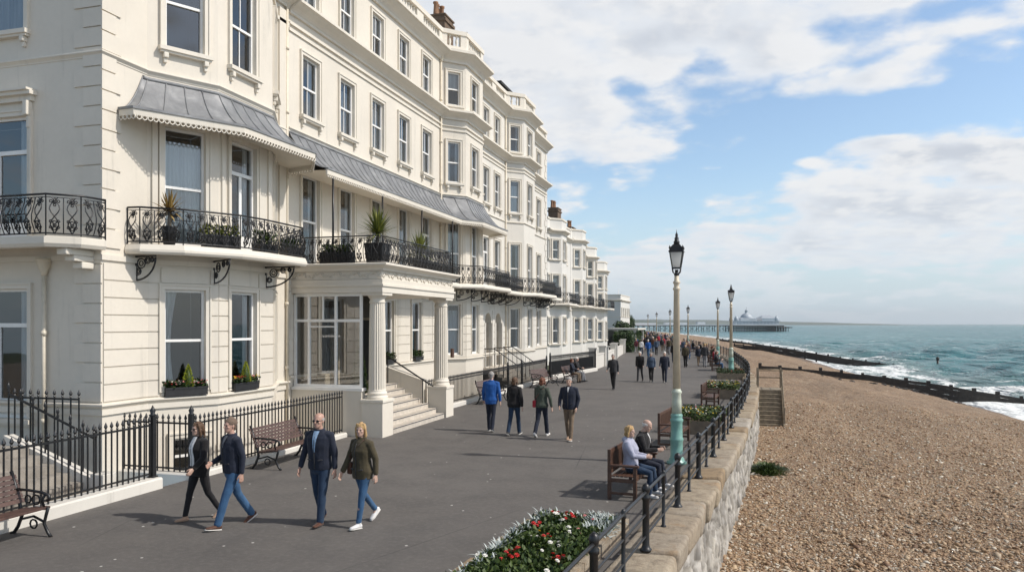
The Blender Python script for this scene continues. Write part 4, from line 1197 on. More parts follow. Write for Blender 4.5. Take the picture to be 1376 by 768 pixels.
stone = (.19 + .33 * tone) * (np.array([1., .95, .87]) * (1 - warm) + np.array([1., .93, .80]) * warm)
stone = stone * edge[..., None] + np.array([.105, .092, .075]) * (1 - edge[..., None])
stone = np.concatenate([stone, np.ones_like(tone)], -1)
FX = wx(Sg) + .34 + bulge - .05 * Hg
ro = np_mesh('rubble_face', np.stack([FX, Sg, Hg], -1).reshape(-1, 3), grid_faces(*Sg.shape)[:, ::-1], M['rubble'], sw, attrs={'stone': stone.reshape(-1, 4)})
mesh_at(ro, sw)
cb = MB(); y = 3.2; rnd = random.Random(5)
while y < 190:
    L = rnd.uniform(.95, 1.45) if y < 60 else 4.0
    ym = y + L / 2; x = float(wx(ym)); dxy = (float(wx(ym + .5)) - float(wx(ym - .5))); a = math.atan2(1, dxy)
    bm = bmesh.new(); bmesh.ops.create_cube(bm, size=1)
    hh = .36 + rnd.uniform(-.03, .05)
    for v in bm.verts: v.co = Vector((v.co.x * (L - .035) + rnd.uniform(-.015, .015), v.co.y * .80 + rnd.uniform(-.04, .04), v.co.z * hh + rnd.uniform(-.025, .025)))
    if y < 60:
        bmesh.ops.bevel(bm, geom=bm.edges[:], offset=.095, segments=3, profile=.55, affect='EDGES')
        for v in bm.verts: v.co += Vector(mnoise.noise_vector(Vector((v.co.x * 3 + y * 7, v.co.y * 3, v.co.z * 3)))) * .034
    Mx = Matrix.Translation((x + .06, ym, .16 - hh / 2 + rnd.uniform(-.025, .02))) @ Matrix.Rotation(a, 4, 'Z')
    cb.sm = True; cb.add_bm(bm, Mx); bm.free(); y += L
co = cb.build('coping', M['coping'], sw); mesh_at(co, sw)

# promenade railing: alternate heavy and slim posts, three pipes
sr = empty('sea_railing', (-1, 10, 0)); tag(sr, 'black three-bar railing with ball-topped posts along the sea wall', 'railing')
def post_mesh(big):
    p = MB()
    if big: p.lathe([(.085, 0), (.085, .03), (.062, .05), (.05, .09), (.047, .70), (.062, .72), (.062, .76), (.04, .79), (.054, .83), (.060, .87), (.046, .915), (.012, .945)], 12)
    else: p.lathe([(.045, 0), (.045, .025), (.028, .04), (.026, .76), (.038, .78), (.038, .81), (.024, .83), (.032, .86), (.008, .89)], 9)
    me = bpy.data.meshes.new('post'); me.from_pydata(p.v, [], p.f); me.materials.append(M['black']); me.polygons.foreach_set('use_smooth', [bool(x) for x in p.s]); return me
pm = [post_mesh(True), post_mesh(False)]
rail_path = [(float(wx(y)), y) for y in np.arange(5.4, 120, .7)]
pts = along(rail_path, 1.36, .02)
for i, (x, y, dx, dy) in enumerate(pts[:84]):
    o = link('post', pm[i % 2], sr); o.location = (x + 1, y - 10, .15)
rb = MB()
for zz_, r_ in ((.97, .024), (.66, .018), (.36, .018)): rb.tube([(x, y, zz_) for x, y in rail_path], r_, 6)
o = rb.build('rails', M['black'], sr); mesh_at(o, sr)

# ------------------------------------------------------------------ spear-headed fences
def fence(name, label, path, z0=.2, tip=1.45, step=.14, kerb=.2, posts=(), kw=.17, kz=-.02, back=False, group=None):
    f = empty(name, (path[0][0], path[0][1], 0)); tag(f, label, 'fence', group)
    b = MB(); rt = tip - .2
    for a, c in zip(path[:-1], path[1:]):
        s = Seg(a, c); n = max(1, round(s.L / step))
        for k in range(n + 1):
            u = s.L * k / n; x, y, _ = s.p(u)
            r = .0115
            b.box(x - r, y - r, z0, x + r, y + r, rt + .03)
            b.lathe([(.012, rt + .02), (.026, rt + .045), (.014, rt + .07), (.034, rt + .11), (.022, rt + .15), (.002, tip)], 6, (x, y, 0), sm=False)
        b.bar(s.p(0, 0, rt), s.p(s.L, 0, rt), .014, .04); b.bar(s.p(0, 0, z0 + .10), s.p(s.L, 0, z0 + .10), .014, .035)
    o = b.build('railing_panel', M['black'], f); mesh_at(o, f)
    for (x, y) in posts:
        p = MB(); p.bbox(x - .05, y - .05, .0, x + .05, y + .05, tip - .02, .008); p.box(x - .07, y - .07, .0, x + .07, y + .07, .25); p.lathe([(.06, tip - .02), (.075, tip), (.04, tip + .03), (.06, tip + .09), (.03, tip + .14), (.002, tip + .2)], 8, (x, y, 0)); o = p.build('post', M['black'], f); mesh_at(o, f)
    if kerb:
        k = MB(); k.sweep(path, [(-kw, kz), (kw, kz), (kw, kerb - .03), (kw - .03, kerb), (-kw + .03, kerb), (-kw, kerb - .03)])
        o = k.build('kerb', M['whitewall'], f); mesh_at(o, f)
    return f
fence('spear_fence', 'black spear topped railing on white kerb behind the cropped bench', [(-11.35, 6.0), (-11.35, 12.95)], .2, 1.47, kerb=.22, posts=[(-11.35, 12.9)], kw=.2)
fence('spear_fence', 'black spear topped railing in front of the corner house bay', [(-13.0, 13.92), (-11.25, 13.92), (-11.2, 20.35)], .1, 1.37, kerb=.13, posts=[(-11.25, 13.92)], kz=-.87)
fence('spear_fence', 'black spear topped railing between portico and doorway steps', [(-11.0, 26.4), (-10.95, 34.4), (-10.95, 44.4)], .14, 1.28, step=.15, kerb=.17, posts=[(-10.95, 36.4), (-10.95, 38.9), (-10.95, 44.3)], kz=-.87)
fence('spear_fence', 'tall black railing with dark screen behind the seated pair', [(-10.95, 45.2), (-9.85, 54.2)], .2, 1.42, step=.15, kerb=.22, posts=[(-10.95, 45.2), (-9.85, 54.2)], kz=-.87)
sc = MB(); sc.bar((-11.05, 45.3, .62), (-9.97, 54.1, .62), .03, .82); tag(sc.build('privacy_screen', M['black']), 'dark solid screen standing behind the tall black railing', 'screen')
# entrance steps of the corner house with white cheek wall and landing rail
es = empty('entrance_steps', (-13, 11, 0)); tag(es, 'stone entrance steps coloured dark for shade, with sloping white cheek wall by the shaded house end', 'steps')
q = MB()
for k in range(5): q.box(-40, 10.2, -.01, -12.55 - .34 * k, 12.35, .16 * (k + 1))
M['shadestep'] = simple('shade_step', (.27, .245, .21), .85, var=.3, scale=3, bump=.3, bscale=20, world=True)  # step stone in a darker tone, the shade on these steps put into colour
o = q.build('treads', M['shadestep'], es); mesh_at(o, es)
q = MB(); q.hexa([(-14.6, 12.36, -.01), (-12.3, 12.36, -.01), (-12.3, 12.6, -.01), (-14.6, 12.6, -.01), (-14.6, 12.36, 1.0), (-12.3, 12.36, .22), (-12.3, 12.6, .22), (-14.6, 12.6, 1.0)]); q.bbox(-12.32, 12.3, -.01, -12.0, 12.66, .34, .02)
o = q.build('cheek_wall', M['whitewall'], es); mesh_at(o, es)
fence('stair_fence', 'short black spear railing on the landing below the downpipe', [(-14.75, 12.75), (-13.05, 12.75)], .1, 1.95, step=.22, kerb=0, posts=[])
sf = MB(); sf.bar((-14.6, 12.48, 1.85), (-12.35, 12.48, 1.0), .03, .04)
for k in range(8):
    t_ = k / 7; x = -14.6 + 2.25 * t_; zt = 1.85 - .85 * t_; sf.box(x - .012, 12.468, 1.0 - .78 * t_, x + .012, 12.492, zt + .05); sf.lathe([(.012, zt), (.03, zt + .06), (.015, zt + .10), (.034, zt + .15), (.002, zt + .26)], 6, (x, 12.48, 0))
tag(sf.build('stair_handrail', M['black']), 'sloping black spiked handrail above the white cheek wall', 'handrail')
# steps and rails to the arched doorways
ds = empty('door_steps', (-12, 40.4, 0)); tag(ds, 'pale steps climbing to the twin arched doorways', 'steps')
q = MB()
for k in range(6): q.box(-13.0, 38.7, -.8, -11.1 - .28 * k, 42.2, .165 * (k + 1))
o = q.build('treads', M['step'], ds); mesh_at(o, ds)
q = MB()
for yy in (38.75, 42.15, 40.45):
    q.tube([(-12.95, yy, 2.0), (-12.4, yy, 2.0), (-11.1, yy, 1.12)], .028, 6)
    for k in range(8): q.tube([(-12.9 + .25 * k, yy, .3), (-12.9 + .25 * k, yy, 2.0 if k < 3 else 2.0 - (.25 * k - .5) * .69)], .014, 4)
o = q.build('handrail', M['black'], ds); mesh_at(o, ds)

# ------------------------------------------------------------------ lamp posts
def lamp_parts():
    root = empty('street_lamp', (0, 0, 0))
    b = MB()
    b.lathe([(.26, 0), (.26, .06), (.20, .08), (.20, .13), (.165, .16), (.16, .55), (.178, .58), (.178, .62), (.155, .65), (.15, 1.02), (.17, 1.05), (.17, 1.10), (.14, 1.13), (.155, 1.17), (.155, 1.21), (.125, 1.24)], 16)
    b.build('base', M['teal'], root)
    q_ = MB(); q_.lathe([(.13, 1.24), (.125, 1.55), (.115, 1.72), (.135, 1.75), (.135, 1.79), (.108, 1.82), (.10, 1.85)], 16); q_.build('collar', M['mint'], root)
    p = MB(); p.lathe([(.10, 1.85), (.075, 4.28), (.098, 4.31), (.098, 4.34), (.07, 4.37), (.07, 4.44), (.095, 4.47), (.095, 4.50), (.065, 4.53), (.055, 4.66)], 16); pole = p.build('pole', M['polecream'], root)
    l = MB(); l.lathe([(.055, 4.64), (.07, 4.68), (.045, 4.72), (.05, 4.80)], 8)
    for k in range(4):
        a = PI / 4 + k * PI / 2; ca, sa = math.cos(a), math.sin(a)
        l.tube([(.05 * ca, .05 * sa, 4.68), (.13 * ca, .13 * sa, 4.74), (.15 * ca, .15 * sa, 4.84)], .014, 5)
        l.bar((.145 * ca, .145 * sa, 4.84), (.235 * ca, .235 * sa, 5.24), .022); 
        l.lathe([(.02, 5.36), (.028, 5.40), (.002, 5.46)], 5, (.235 * ca, .235 * sa, -.06))
    def sq(r, z): return [(r * math.cos(PI / 4 + k * PI / 2), r * math.sin(PI / 4 + k * PI / 2), z) for k in range(4)]
    for r, z in ((.15, 4.84), (.24, 5.24)):
        P4 = sq(r, z)
        for k in range(4): l.bar(P4[k], P4[(k + 1) % 4], .026, .03)
    for k in range(4):   # domed cap, four hipped sheets
        prev = None
        for r, z in ((.285, 5.245), (.25, 5.28), (.20, 5.36), (.13, 5.42), (.085, 5.44)):
            a = sq(r, z); 
            if prev: l.quad(prev[k], prev[(k + 1) % 4], a[(k + 1) % 4], a[k])
            prev = a
    l.poly(sq(.285, 5.245)[::-1])
    l.lathe([(.075, 5.44), (.08, 5.50), (.05, 5.53), (.06, 5.58), (.03, 5.62), (.04, 5.66), (.012, 5.72), (.002, 5.80)], 8)
    lan = l.build('lantern', M['black'], root)
    g = MB(); a = sq(.142, 4.85); c = sq(.228, 5.235)
    for k in range(4): g.quad(a[k], a[(k + 1) % 4], c[(k + 1) % 4], c[k])
    g.build('pane', M['lampglass'], lan)
    return root
lamp = lamp_parts()
LAMPS = [(-1.45, 18.7, 'cream lamp post with teal base beside the seated couple'), (-.55, 49.6, 'lamp post with teal base rising from a planter at the curve of the railing'),
         (-2.0, 74, 'lamp post among seated people, just left of the planter lamp'), (-6.4, 101, 'lamp post in the crowd, taller of the pair behind the nearest pole'), (-10.8, 126, 'lamp post far along the promenade just left of the nearest pole'),
         (-16.0, 156, 'small distant lamp post above the crowd, second from the left'), (-21.0, 185, 'smallest lamp post at the far end of the promenade')]
for i, (x, y, lab) in enumerate(LAMPS):
    o = lamp if i == 0 else copy_tree(lamp)
    o.location = (x, y, 0); o.rotation_euler = (0, 0, .1 * i); o.scale = (.9, .9, .955) if i == 0 else (1, 1, 1); tag(o, lab, 'lamp post', 'lamp posts along the promenade')
o = None

# ------------------------------------------------------------------ benches
def iron_bench(L=1.9):
    r = empty('park_bench', (0, 0, 0))   # local: back along x, sitter faces -y ... seat from y=-.5 to 0
    s = MB()
    for k in range(5): s.bbox(-L / 2, -.52 + k * .098, .43 - .012 * k, L / 2, -.52 + k * .098 + .08, .465 - .012 * k, .006)
    s.build('seat', M['slat'], r)
    b = MB()
    for k in range(6):
        z = .50 + k * .072; y = .0 + .033 * k
        b.hexa([(-L / 2, y - .014, z), (L / 2, y - .014, z), (L / 2, y + .014, z), (-L / 2, y + .014, z), (-L / 2, y + .012, z + .056), (L / 2, y + .012, z + .056), (L / 2, y + .04, z + .056), (-L / 2, y + .04, z + .056)])
    b.build('backrest', M['slat'], r)
    for sx in (-1, 1):
        e = MB(); x = sx * (L / 2 - .06)
        e.tube([(x, .20, .98), (x, .10, .70), (x, .02, .46), (x, -.02, .30), (x, .06, .12), (x, .14, .02), (x, .20, .0)], [.02, .024, .026, .03, .03, .028, .03], 6, ry=.03)
        e.tube([(x, -.54, .46), (x, -.50, .34), (x, -.46, .20), (x, -.54, .06), (x, -.60, .0)], .027, 6)
        e.tube([(x, -.54, .44), (x, -.02, .38)], .024, 6); e.tube([(x, -.48, .22), (x, -.25, .30), (x, -.02, .24)], .02, 6)
        e.tube([(x, .08, .70), (x, -.15, .70), (x, -.42, .68), (x, -.56, .64), (x, -.57, .58), (x, -.52, .56)], .024, 6); e.tube([(x, -.48, .66), (x, -.42, .55), (x, -.46, .46)], .02, 6)
        for (yy, z, rr) in ((-.30, .56, .075), (-.14, .56, .06), (-.25, .18, .07)): e.tube([(x, yy + rr * math.cos(2 * PI * j / 9), z + rr * math.sin(2 * PI * j / 9)) for j in range(9)], .015, 5, closed=True)
        e.build('end_frame', M['black'], r)
    return r
def teak_bench(L=1.65):
    r = empty('wooden_bench', (0, 0, 0))
    s = MB()
    for k in range(6): s.bbox(-L / 2 + .04, -.50 + k * .082, .42, L / 2 - .04, -.50 + k * .082 + .066, .445, .005)
    s.bbox(-L / 2 + .02, -.5, .35, L / 2 - .02, -.465, .418, .005); s.build('seat', M['teak'], r)
    b = MB(); b.bbox(-L / 2 + .03, -.01, .86, L / 2 - .03, .03, .94, .01); b.bbox(-L / 2 + .03, -.02, .48, L / 2 - .03, .015, .54, .006)
    n = int(L / .085)
    for k in range(n):
        x = -L / 2 + .08 + (L - .16) * k / (n - 1); b.box(x - .024, -.008, .535, x + .024, .012, .865)
    b.build('backrest', M['teak'], r)
    for sx in (-1, 1):
        x = sx * (L / 2); l = MB(); l.bbox(x - .035, -.03, 0, x + .035, .035, .94, .008); l.build('leg', M['teak'], r)
        l = MB(); l.bbox(x - .035, -.52, 0, x + .035, -.455, .62, .008); l.build('leg', M['teak'], r)
        a = MB(); a.bbox(x - .045, -.56, .62, x + .045, .0, .66, .012); a.bbox(x - .02, -.46, .33, x + .02, -.02, .40, .006); a.bbox(x - .018, -.46, .10, x + .018, -.02, .15, .005); a.build('armrest', M['teak'], r)
    return r
ib = iron_bench(2.0); tb = teak_bench()
# faces +X: local -y -> +X means rotate +90 deg
IB = [(-10.85, 8.55, 90, 'dark slatted iron bench cut off by the picture edge, against white kerb'), (-10.55, 16.2, 91, 'dark slatted iron bench behind the man in the navy cardigan'),
      (-10.25, 31.0, 90, 'iron bench by the fence behind the four strollers, nearest the portico'), (-10.1, 39.6, 78, 'slatted bench with pale backrest short of the seated pair'), (-9.35, 43.1, 86, 'bench under the two seated people by the tall black railing')]
for i, (x, y, a, lab) in enumerate(IB):
    o = ib if i == 0 else copy_tree(ib); o.location = (x, y, 0); o.rotation_euler = (0, 0, R(a)); tag(o, lab, 'bench', 'slatted benches along the house side')
TB = [(-2.28, 15.35, 84, 'brown wooden bench carrying the seated couple by the lamp post'), (-1.98, 21.6, 84, 'empty brown wooden bench behind the near lamp post'), (-1.40, 32.0, 86, 'brown wooden bench between the two flower planters')]
far_b = [(57, 0), (63, 0), (69, 0), (78, 0), (85, 0), (93, 0), (104, 0), (113, 0)]
words_b = ['first', 'second', 'third', 'fourth', 'fifth', 'sixth', 'seventh', 'eighth']
for i, (y, _) in enumerate(far_b):
    TB.append((float(wx(y)) - 2.0, y, 90 + math.degrees(math.atan(float(wx(y - 1) - wx(y + 1)) / 2)) , 'brown bench along the far railing, %s beyond the planter lamp' % words_b[i]))
for i, (x, y, a, lab) in enumerate(TB):
    o = tb if i == 0 else copy_tree(tb); o.location = (x, y, 0); o.rotation_euler = (0, 0, R(a)); tag(o, lab, 'bench', 'wooden benches facing the sea')

# ------------------------------------------------------------------ plants
def leaf_cloud(mb, c, ext, n, size, rnd, up=.5, flat=False):
    for _ in range(n):
        p = Vector((c[0] + rnd.uniform(-1, 1) * ext[0], c[1] + rnd.uniform(-1, 1) * ext[1], c[2] + rnd.uniform(0, 1) * ext[2]))
        a = rnd.uniform(0, 2 * PI); el = rnd.uniform(-.2, 1.2); d = Vector((math.cos(a) * math.cos(el), math.sin(a) * math.cos(el), math.sin(el) * up + .1)).normalized()
        s = d.cross(Vector((rnd.uniform(-1, 1), rnd.uniform(-1, 1), 1))).normalized(); L = size * rnd.uniform(.6, 1.4); w = L * .32
        q = p + d * L * .5; mb.poly([p, q + s * w + Vector((0, 0, -.1 * L)), p + d * L, q - s * w])
def bloom(mb, p, r, rnd, n=7):
    N = Vector((rnd.uniform(-.6, .6), rnd.uniform(-.6, .6), 1)).normalized(); u = N.orthogonal().normalized(); v = N.cross(u)
    for ring, (rr, h) in enumerate(((1.0, .0), (.6, .35))):
        for k in range(n):
            a = 2 * PI * (k + ring * .5) / n; d = u * math.cos(a) + v * math.sin(a); e = u * math.cos(a + .45) + v * math.sin(a + .45); f = u * math.cos(a - .45) + v * math.sin(a - .45)
            mb.poly([p + N * r * h * .4, p + f * r * rr * .75 + N * r * (.2 + h), p + d * r * rr + N * r * (.15 + h), p + e * r * rr * .75 + N * r * (.2 + h)])
def blade(mb, base, d, L, w, droop, n=4):
    d = Vector(d).normalized(); s = d.cross(Vector((0, 0, 1)));  s = s.normalized() if s.length > .01 else Vector((1, 0, 0))
    prev = None
    for k in range(n + 1):
        t = k / n; p = Vector(base) + d * L * t + Vector((0, 0, -droop * L * t * t)); ww = w * (1 - t) ** .6 * (.5 + .5 * min(1, t * 4))
        cur = (mb.vert(p - s * ww), mb.vert(p + s * ww + Vector((0, 0, .0))))
        if prev: mb.face((prev[0], prev[1], cur[1], cur[0]))
        prev = cur
def spiky(name, label, loc, potr, poth, trunk, L, n, mat, seed, square=False):
    r = empty(name, loc); tag(r, label, 'potted plant', 'plants on the balconies'); rnd = random.Random(seed)
    p = MB()
    if square: p.hexa([(-potr * .8, -potr * .8, 0), (potr * .8, -potr * .8, 0), (potr * .8, potr * .8, 0), (-potr * .8, potr * .8, 0), (-potr, -potr, poth), (potr, -potr, poth), (potr, potr, poth), (-potr, potr, poth)])
    else: p.lathe([(potr * .72, 0), (potr * .95, poth * .7), (potr, poth * .95), (potr * 1.06, poth), (potr * .92, poth), (potr * .9, poth * .93)], 14)
    p.build('pot', M['blackpot'], r)
    t = MB(); t.tube([(0, 0, poth * .9), (.01, .01, poth + trunk)], [.05, .04], 7); t.build('trunk', M['timber'], r)
    b = MB()
    for k in range(n):
        a = rnd.uniform(0, 2 * PI); e = rnd.uniform(-.25, 1.45); blade(b, (0, 0, poth + trunk + rnd.uniform(-.06, .05)), (math.cos(a) * math.cos(e), math.sin(a) * math.cos(e), math.sin(e)), L * rnd.uniform(.75, 1.1), .030, rnd.uniform(.05, .3) if e < .9 else .03)
    b.build('leaves', M[mat], r); return r
spiky('cordyline', 'bronze spiky cordyline in a dark pot at the corner house balcony', (-12.35, 14.55, 5.07), .17, .42, .34, .52, 90, 'bronze', 1)
spiky('yucca', 'large green spiky palm in a black tub on the portico corner', (-10.35, 20.95, 5.07), .30, .62, .30, .80, 170, 'yucca', 2, True)
spiky('yucca', 'smaller green spiky plant on the portico balcony, behind the railing', (-10.4, 24.2, 5.07), .28, .45, .16, .80, 130, 'yucca', 3)
def trough(name, label, loc, rz, L, W, H, seed, kinds, h=.25, mat='blackpot', grp='flower boxes and troughs', dense=1.0, cat='flower box'):
    r = empty(name, loc, rz); tag(r, label, cat, grp); rnd = random.Random(seed)
    b = MB(); t = .02
    b.box(-L / 2, -W / 2, 0, L / 2, -W / 2 + t, H); b.box(-L / 2, W / 2 - t, 0, L / 2, W / 2, H); b.box(-L / 2, -W / 2 + t, 0, -L / 2 + t, W / 2 - t, H); b.box(L / 2 - t, -W / 2 + t, 0, L / 2, W / 2 - t, H); b.box(-L / 2 + t, -W / 2 + t, 0, L / 2 - t, W / 2 - t, H * .85)
    b.box(-L / 2 - .012, -W / 2 - .012, H - .04, L / 2 + .012, -W / 2 + .001, H + .004)
    b.build('box', M[mat], r)
    f = MB(); leaf_cloud(f, (0, 0, H * .85), (L / 2, W / 2, h), int(L * W * 2200 * dense), .085, rnd); f.build('foliage', M[kinds[0]], r)
    for kd, cnt in kinds[1]:
        g = MB()
        for _ in range(cnt): bloom(g, Vector((rnd.uniform(-.5, .5) * L, rnd.uniform(-.5, .5) * W, H + h * rnd.uniform(.45, 1.0))), rnd.uniform(.022, .036), rnd)
        g.build('blossom', M[kd], r)
    return r
def cone_shrub(parent_loc, h, r, mat, n, seed, name, label, cat='shrub', pot=True):
    o = empty(name, parent_loc); tag(o, label, cat); rnd = random.Random(seed)
    b = MB()
    for _ in range(n):
        z = rnd.random() ** 1.3; a = rnd.uniform(0, 2 * PI); rr = r * (1 - z) ** .8 * rnd.uniform(.7, 1.05) * (.75 + .25 * min(1, z * 6)); p = Vector((rr * math.cos(a), rr * math.sin(a), .02 + h * z))
        d = Vector((math.cos(a), math.sin(a), rnd.uniform(.2, 1.6))).normalized(); s = d.orthogonal().normalized(); L = .05 * rnd.uniform(.7, 1.3) * (h / .5) ** .3
        b.poly([p - s * L * .3, p + d * L * .4 + s * .01, p + d * L, p + s * L * .3])
    b.build('crown', M[mat], o)
    c = MB(); c.lathe([(r * .55, .0), (r * .8, h * .12), (r * .55, h * .5), (.01, h * .95)], 9); c.build('core', M['leafdark'], o)
    return o
def at_seg(s, u, out, z): return s.p(u, out, z)
for i, sg in ((2, seg[2]), (3, seg[3])):
    u = sg.L * (.52 if i == 2 else .44)
    q = sg.p(u, .02, 1.62)
    trough('window_box', 'black window box with %s on the corner house sill' % ('pink and white flowers' if i == 2 else 'red and yellow flowers'), q, sg.ang, .98, .22, .20, 10 + i,
           ('leafdark', [('pink', 34), ('whitepetal', 34), ('red', 24)] if i == 2 else [('red', 30), ('pink', 24), ('yellow', 44)]), .15)
    q = sg.p(u + .06, .03, 1.80); cone_shrub(q, .52, .15, 'lime', 700, 20 + i, 'dwarf_conifer', 'lime green cone shrub in the %s window box' % ('left' if i == 2 else 'right'), 'shrub')
trough('planter_trough', 'black trough of pale green plants on the corner house balcony', (-11.75, 15.55, 5.07), R(58), .8, .3, .30, 31, ('yucca', [('whitepetal', 8), ('yellow', 6)]), .28)
trough('planter_trough', 'dark leafy trough at the right end of the corner house balcony', (-11.5, 18.1, 5.07), R(80), .5, .3, .26, 32, ('leafdark', []), .22)
trough('planter_trough', 'leafy trough midway along the corner house balcony front', (-11.45, 16.9, 5.07), R(88), .7, .26, .22, 34, ('leaf', []), .34)
trough('planter_trough', 'long black trough with low shrub on the portico side balcony', (-11.6, 20.8, 5.07), 0, 1.0, .34, .38, 33, ('leaf', [('yellow', 5)]), .26)
trough('window_box', 'dark flower box in the ground floor window under the portico', (-12.93, 27.2, 1.78), R(90), .8, .2, .16, 35, ('leafdark', [('pink', 5)]), .26)
trough('window_box', 'dark flower box in the window just beyond the portico column', (-12.93, 29.9, 1.78), R(90), .8, .2, .16, 36, ('leafdark', [('red', 5)]), .26)
cone_shrub((-10.98, 21.0, 1.2), 1.6, .28, 'leaf', 1900, 41, 'topiary', 'dark conical topiary inside the porch glass behind the column', 'topiary')
for k in range(3):
    trough('balcony_planter', ['dark planter on the bay balcony past the portico', 'dark planter on the second bay balcony', 'dark trough on the long balcony beyond the portico'][k], [(-11.3, 36.4, 5.07), (-11.4, 46.2, 5.07), (-12.0, 29.5, 5.07)][k], R(90), .9, .3, .5, 50 + k, ('leafdark', []), .2)

# near flower bed, low stone edging
fb = empty('flower_bed', (-2.5, 9, 0)); tag(fb, 'raised bed of red and white flowers with silver leaved edging beside the railing', 'flower bed')
poly_b = [(-3.78, 4.6), (-3.2, 12.35), (-1.78, 12.5), (-2.02, 10.0), (-2.45, 4.6)]
k_ = MB()
cl = poly_b + [poly_b[0]]
for a, c in zip(cl[:-1], cl[1:]):
    s = Seg(a, c); n = max(1, round(s.L / .9))
    for j in range(n): sbox(k_, s, s.L * j / n + .01, s.L * (j + 1) / n - .01, -.06, .06, -.02, .17 + .015 * (j % 2))
o = k_.build('edging', M['coping'], fb); mesh_at(o, fb)
k_ = MB(); k_.prism(poly_b[::-1], .0, .14); o = k_.build('soil', M['soil'], fb); mesh_at(o, fb)
rnd = random.Random(77)
def inb(x, y):
    t_ = (y - 4.6) / 7.8; return 0 < t_ < 1 and -3.76 + .58 * t_ + .06 < x < (-2.45 + .08 * (y - 4.6) - .06)
fol = MB(); sil = MB(); bl = {k: MB() for k in ('red', 'whitepetal', 'pink', 'yellow')}
cnt = 0
while cnt < 1750:   # plants as small clumps of leaves
    x = rnd.uniform(-3.8, -1.6); y = 4.6 + 7.8 * rnd.random() ** .8
    if not inb(x, y): continue
    cnt += 1; h = .07 + .12 * mnoise.noise(Vector((x * 1.5, y * 1.5, 0))) + .04
    if x < -3.76 + .58 * (y - 4.6) / 7.8 + .36 or y > 11.95: h *= .35
    leaf_cloud(fol, (x, y, .16), (.07, .07, max(.03, h)), 14, .07, rnd, .9)
for y in np.arange(4.8, 12.4, .17):
    t_ = (y - 4.6) / 7.8; x = -3.76 + .58 * t_ + .12 + rnd.uniform(-.09, .09)
    hh_ = .16 + .10 * mnoise.noise(Vector((0, y * 1.3, 3)))
    for _ in range(int(60 * max(.15, .55 + mnoise.noise(Vector((5, y * .9, 1)))))):
        a = rnd.uniform(0, 2 * PI); e = rnd.uniform(.1, 1.3); blade(sil, (x + rnd.uniform(-.07, .07), y + rnd.uniform(-.07, .07), .17), (math.cos(a) * math.cos(e), math.sin(a) * math.cos(e), math.sin(e)), rnd.uniform(.12, .26), .018, .35, 3)
for k in range(260):
    x = rnd.uniform(-3.0, -1.85); y = rnd.uniform(12.0, 12.4)
    a = rnd.uniform(0, 2 * PI); e = rnd.uniform(.1, 1.3); blade(sil, (x, y, .17), (math.cos(a) * math.cos(e), math.sin(a) * math.cos(e), math.sin(e)), rnd.uniform(.12, .26), .018, .35, 3)
for k in range(420):
    y = rnd.uniform(11.2, 12.3); x = rnd.uniform(-2.25, -1.85); a = rnd.uniform(0, 2 * PI); e = rnd.uniform(.1, 1.3); blade(sil, (x, y, .17), (math.cos(a) * math.cos(e), math.sin(a) * math.cos(e), math.sin(e)), rnd.uniform(.14, .28), .02, .25, 3)
for kd, num in (('red', 17), ('whitepetal', 24), ('pink', 8), ('yellow', 4)):
    c_ = 0
    while c_ < num:
        x = rnd.uniform(-3.6, -1.7); y = rnd.uniform(5, 12.3)
        if not inb(x, y): continue
        c_ += 1
        for j in range(rnd.randint(2, 7) if kd == 'red' else rnd.randint(1, 2)): bloom(bl[kd], Vector((x + rnd.uniform(-.07, .07), y + rnd.uniform(-.07, .07), .30 + rnd.uniform(-.04, .10))), rnd.uniform(.026, .048), rnd)
for nm, mb_, mt in (('foliage', fol, 'leaf'), ('silver_foliage', sil, 'silver')): o = mb_.build(nm, M[mt], fb); mesh_at(o, fb)
for kd in bl: o = bl[kd].build('blossom', M[kd], fb); mesh_at(o, fb)
M['troughwood'] = M['planterwood']
trough('flower_planter', 'timber planter of pale yellow flowers behind the near lamp post', (-1.2, 24.9, 0), R(86), 2.3, 1.5, .40, 61, ('leaf', [('yellow', 60), ('whitepetal', 50), ('pink', 12)]), .30, 'planterwood', 'timber planters by the railing', .35, 'planter')
trough('flower_planter', 'timber planter of mixed flowers farther along by the railing curve', (-.8, 36.6, 0), R(90), 2.6, 1.5, .40, 62, ('leaf', [('yellow', 60), ('whitepetal', 40), ('pink', 40)]), .28, 'planterwood', 'timber planters by the railing', .3, 'planter')
trough('flower_planter', 'dark low planter around the foot of the second lamp', (-.6, 49.6, 0), R(92), 3.4, 1.6, .36, 63, ('leafdark', [('pink', 30), ('red', 20)]), .2, 'timber', 'timber planters by the railing', .2, 'planter')
# seakale clump against the wall
sk = MB(); rnd = random.Random(9)
for _ in range(1700):
    a = rnd.uniform(0, 2 * PI); r_ = rnd.random() ** .6; x = .85 + .62 * r_ * math.cos(a); y = 26.6 + .75 * r_ * math.sin(a); z0 = -1.55 + .26 * (1 - r_ * r_) * rnd.random()
    e = rnd.uniform(.2, 1.4); blade(sk, (x, y, z0), (math.cos(a) * math.cos(e), math.sin(a) * math.cos(e), math.sin(e)), rnd.uniform(.15, .32), .02, .4, 3)
tag(sk.build('beach_shrub', M['leaf']), 'low green shrub growing in shingle at the foot of the sea wall', 'shrub')

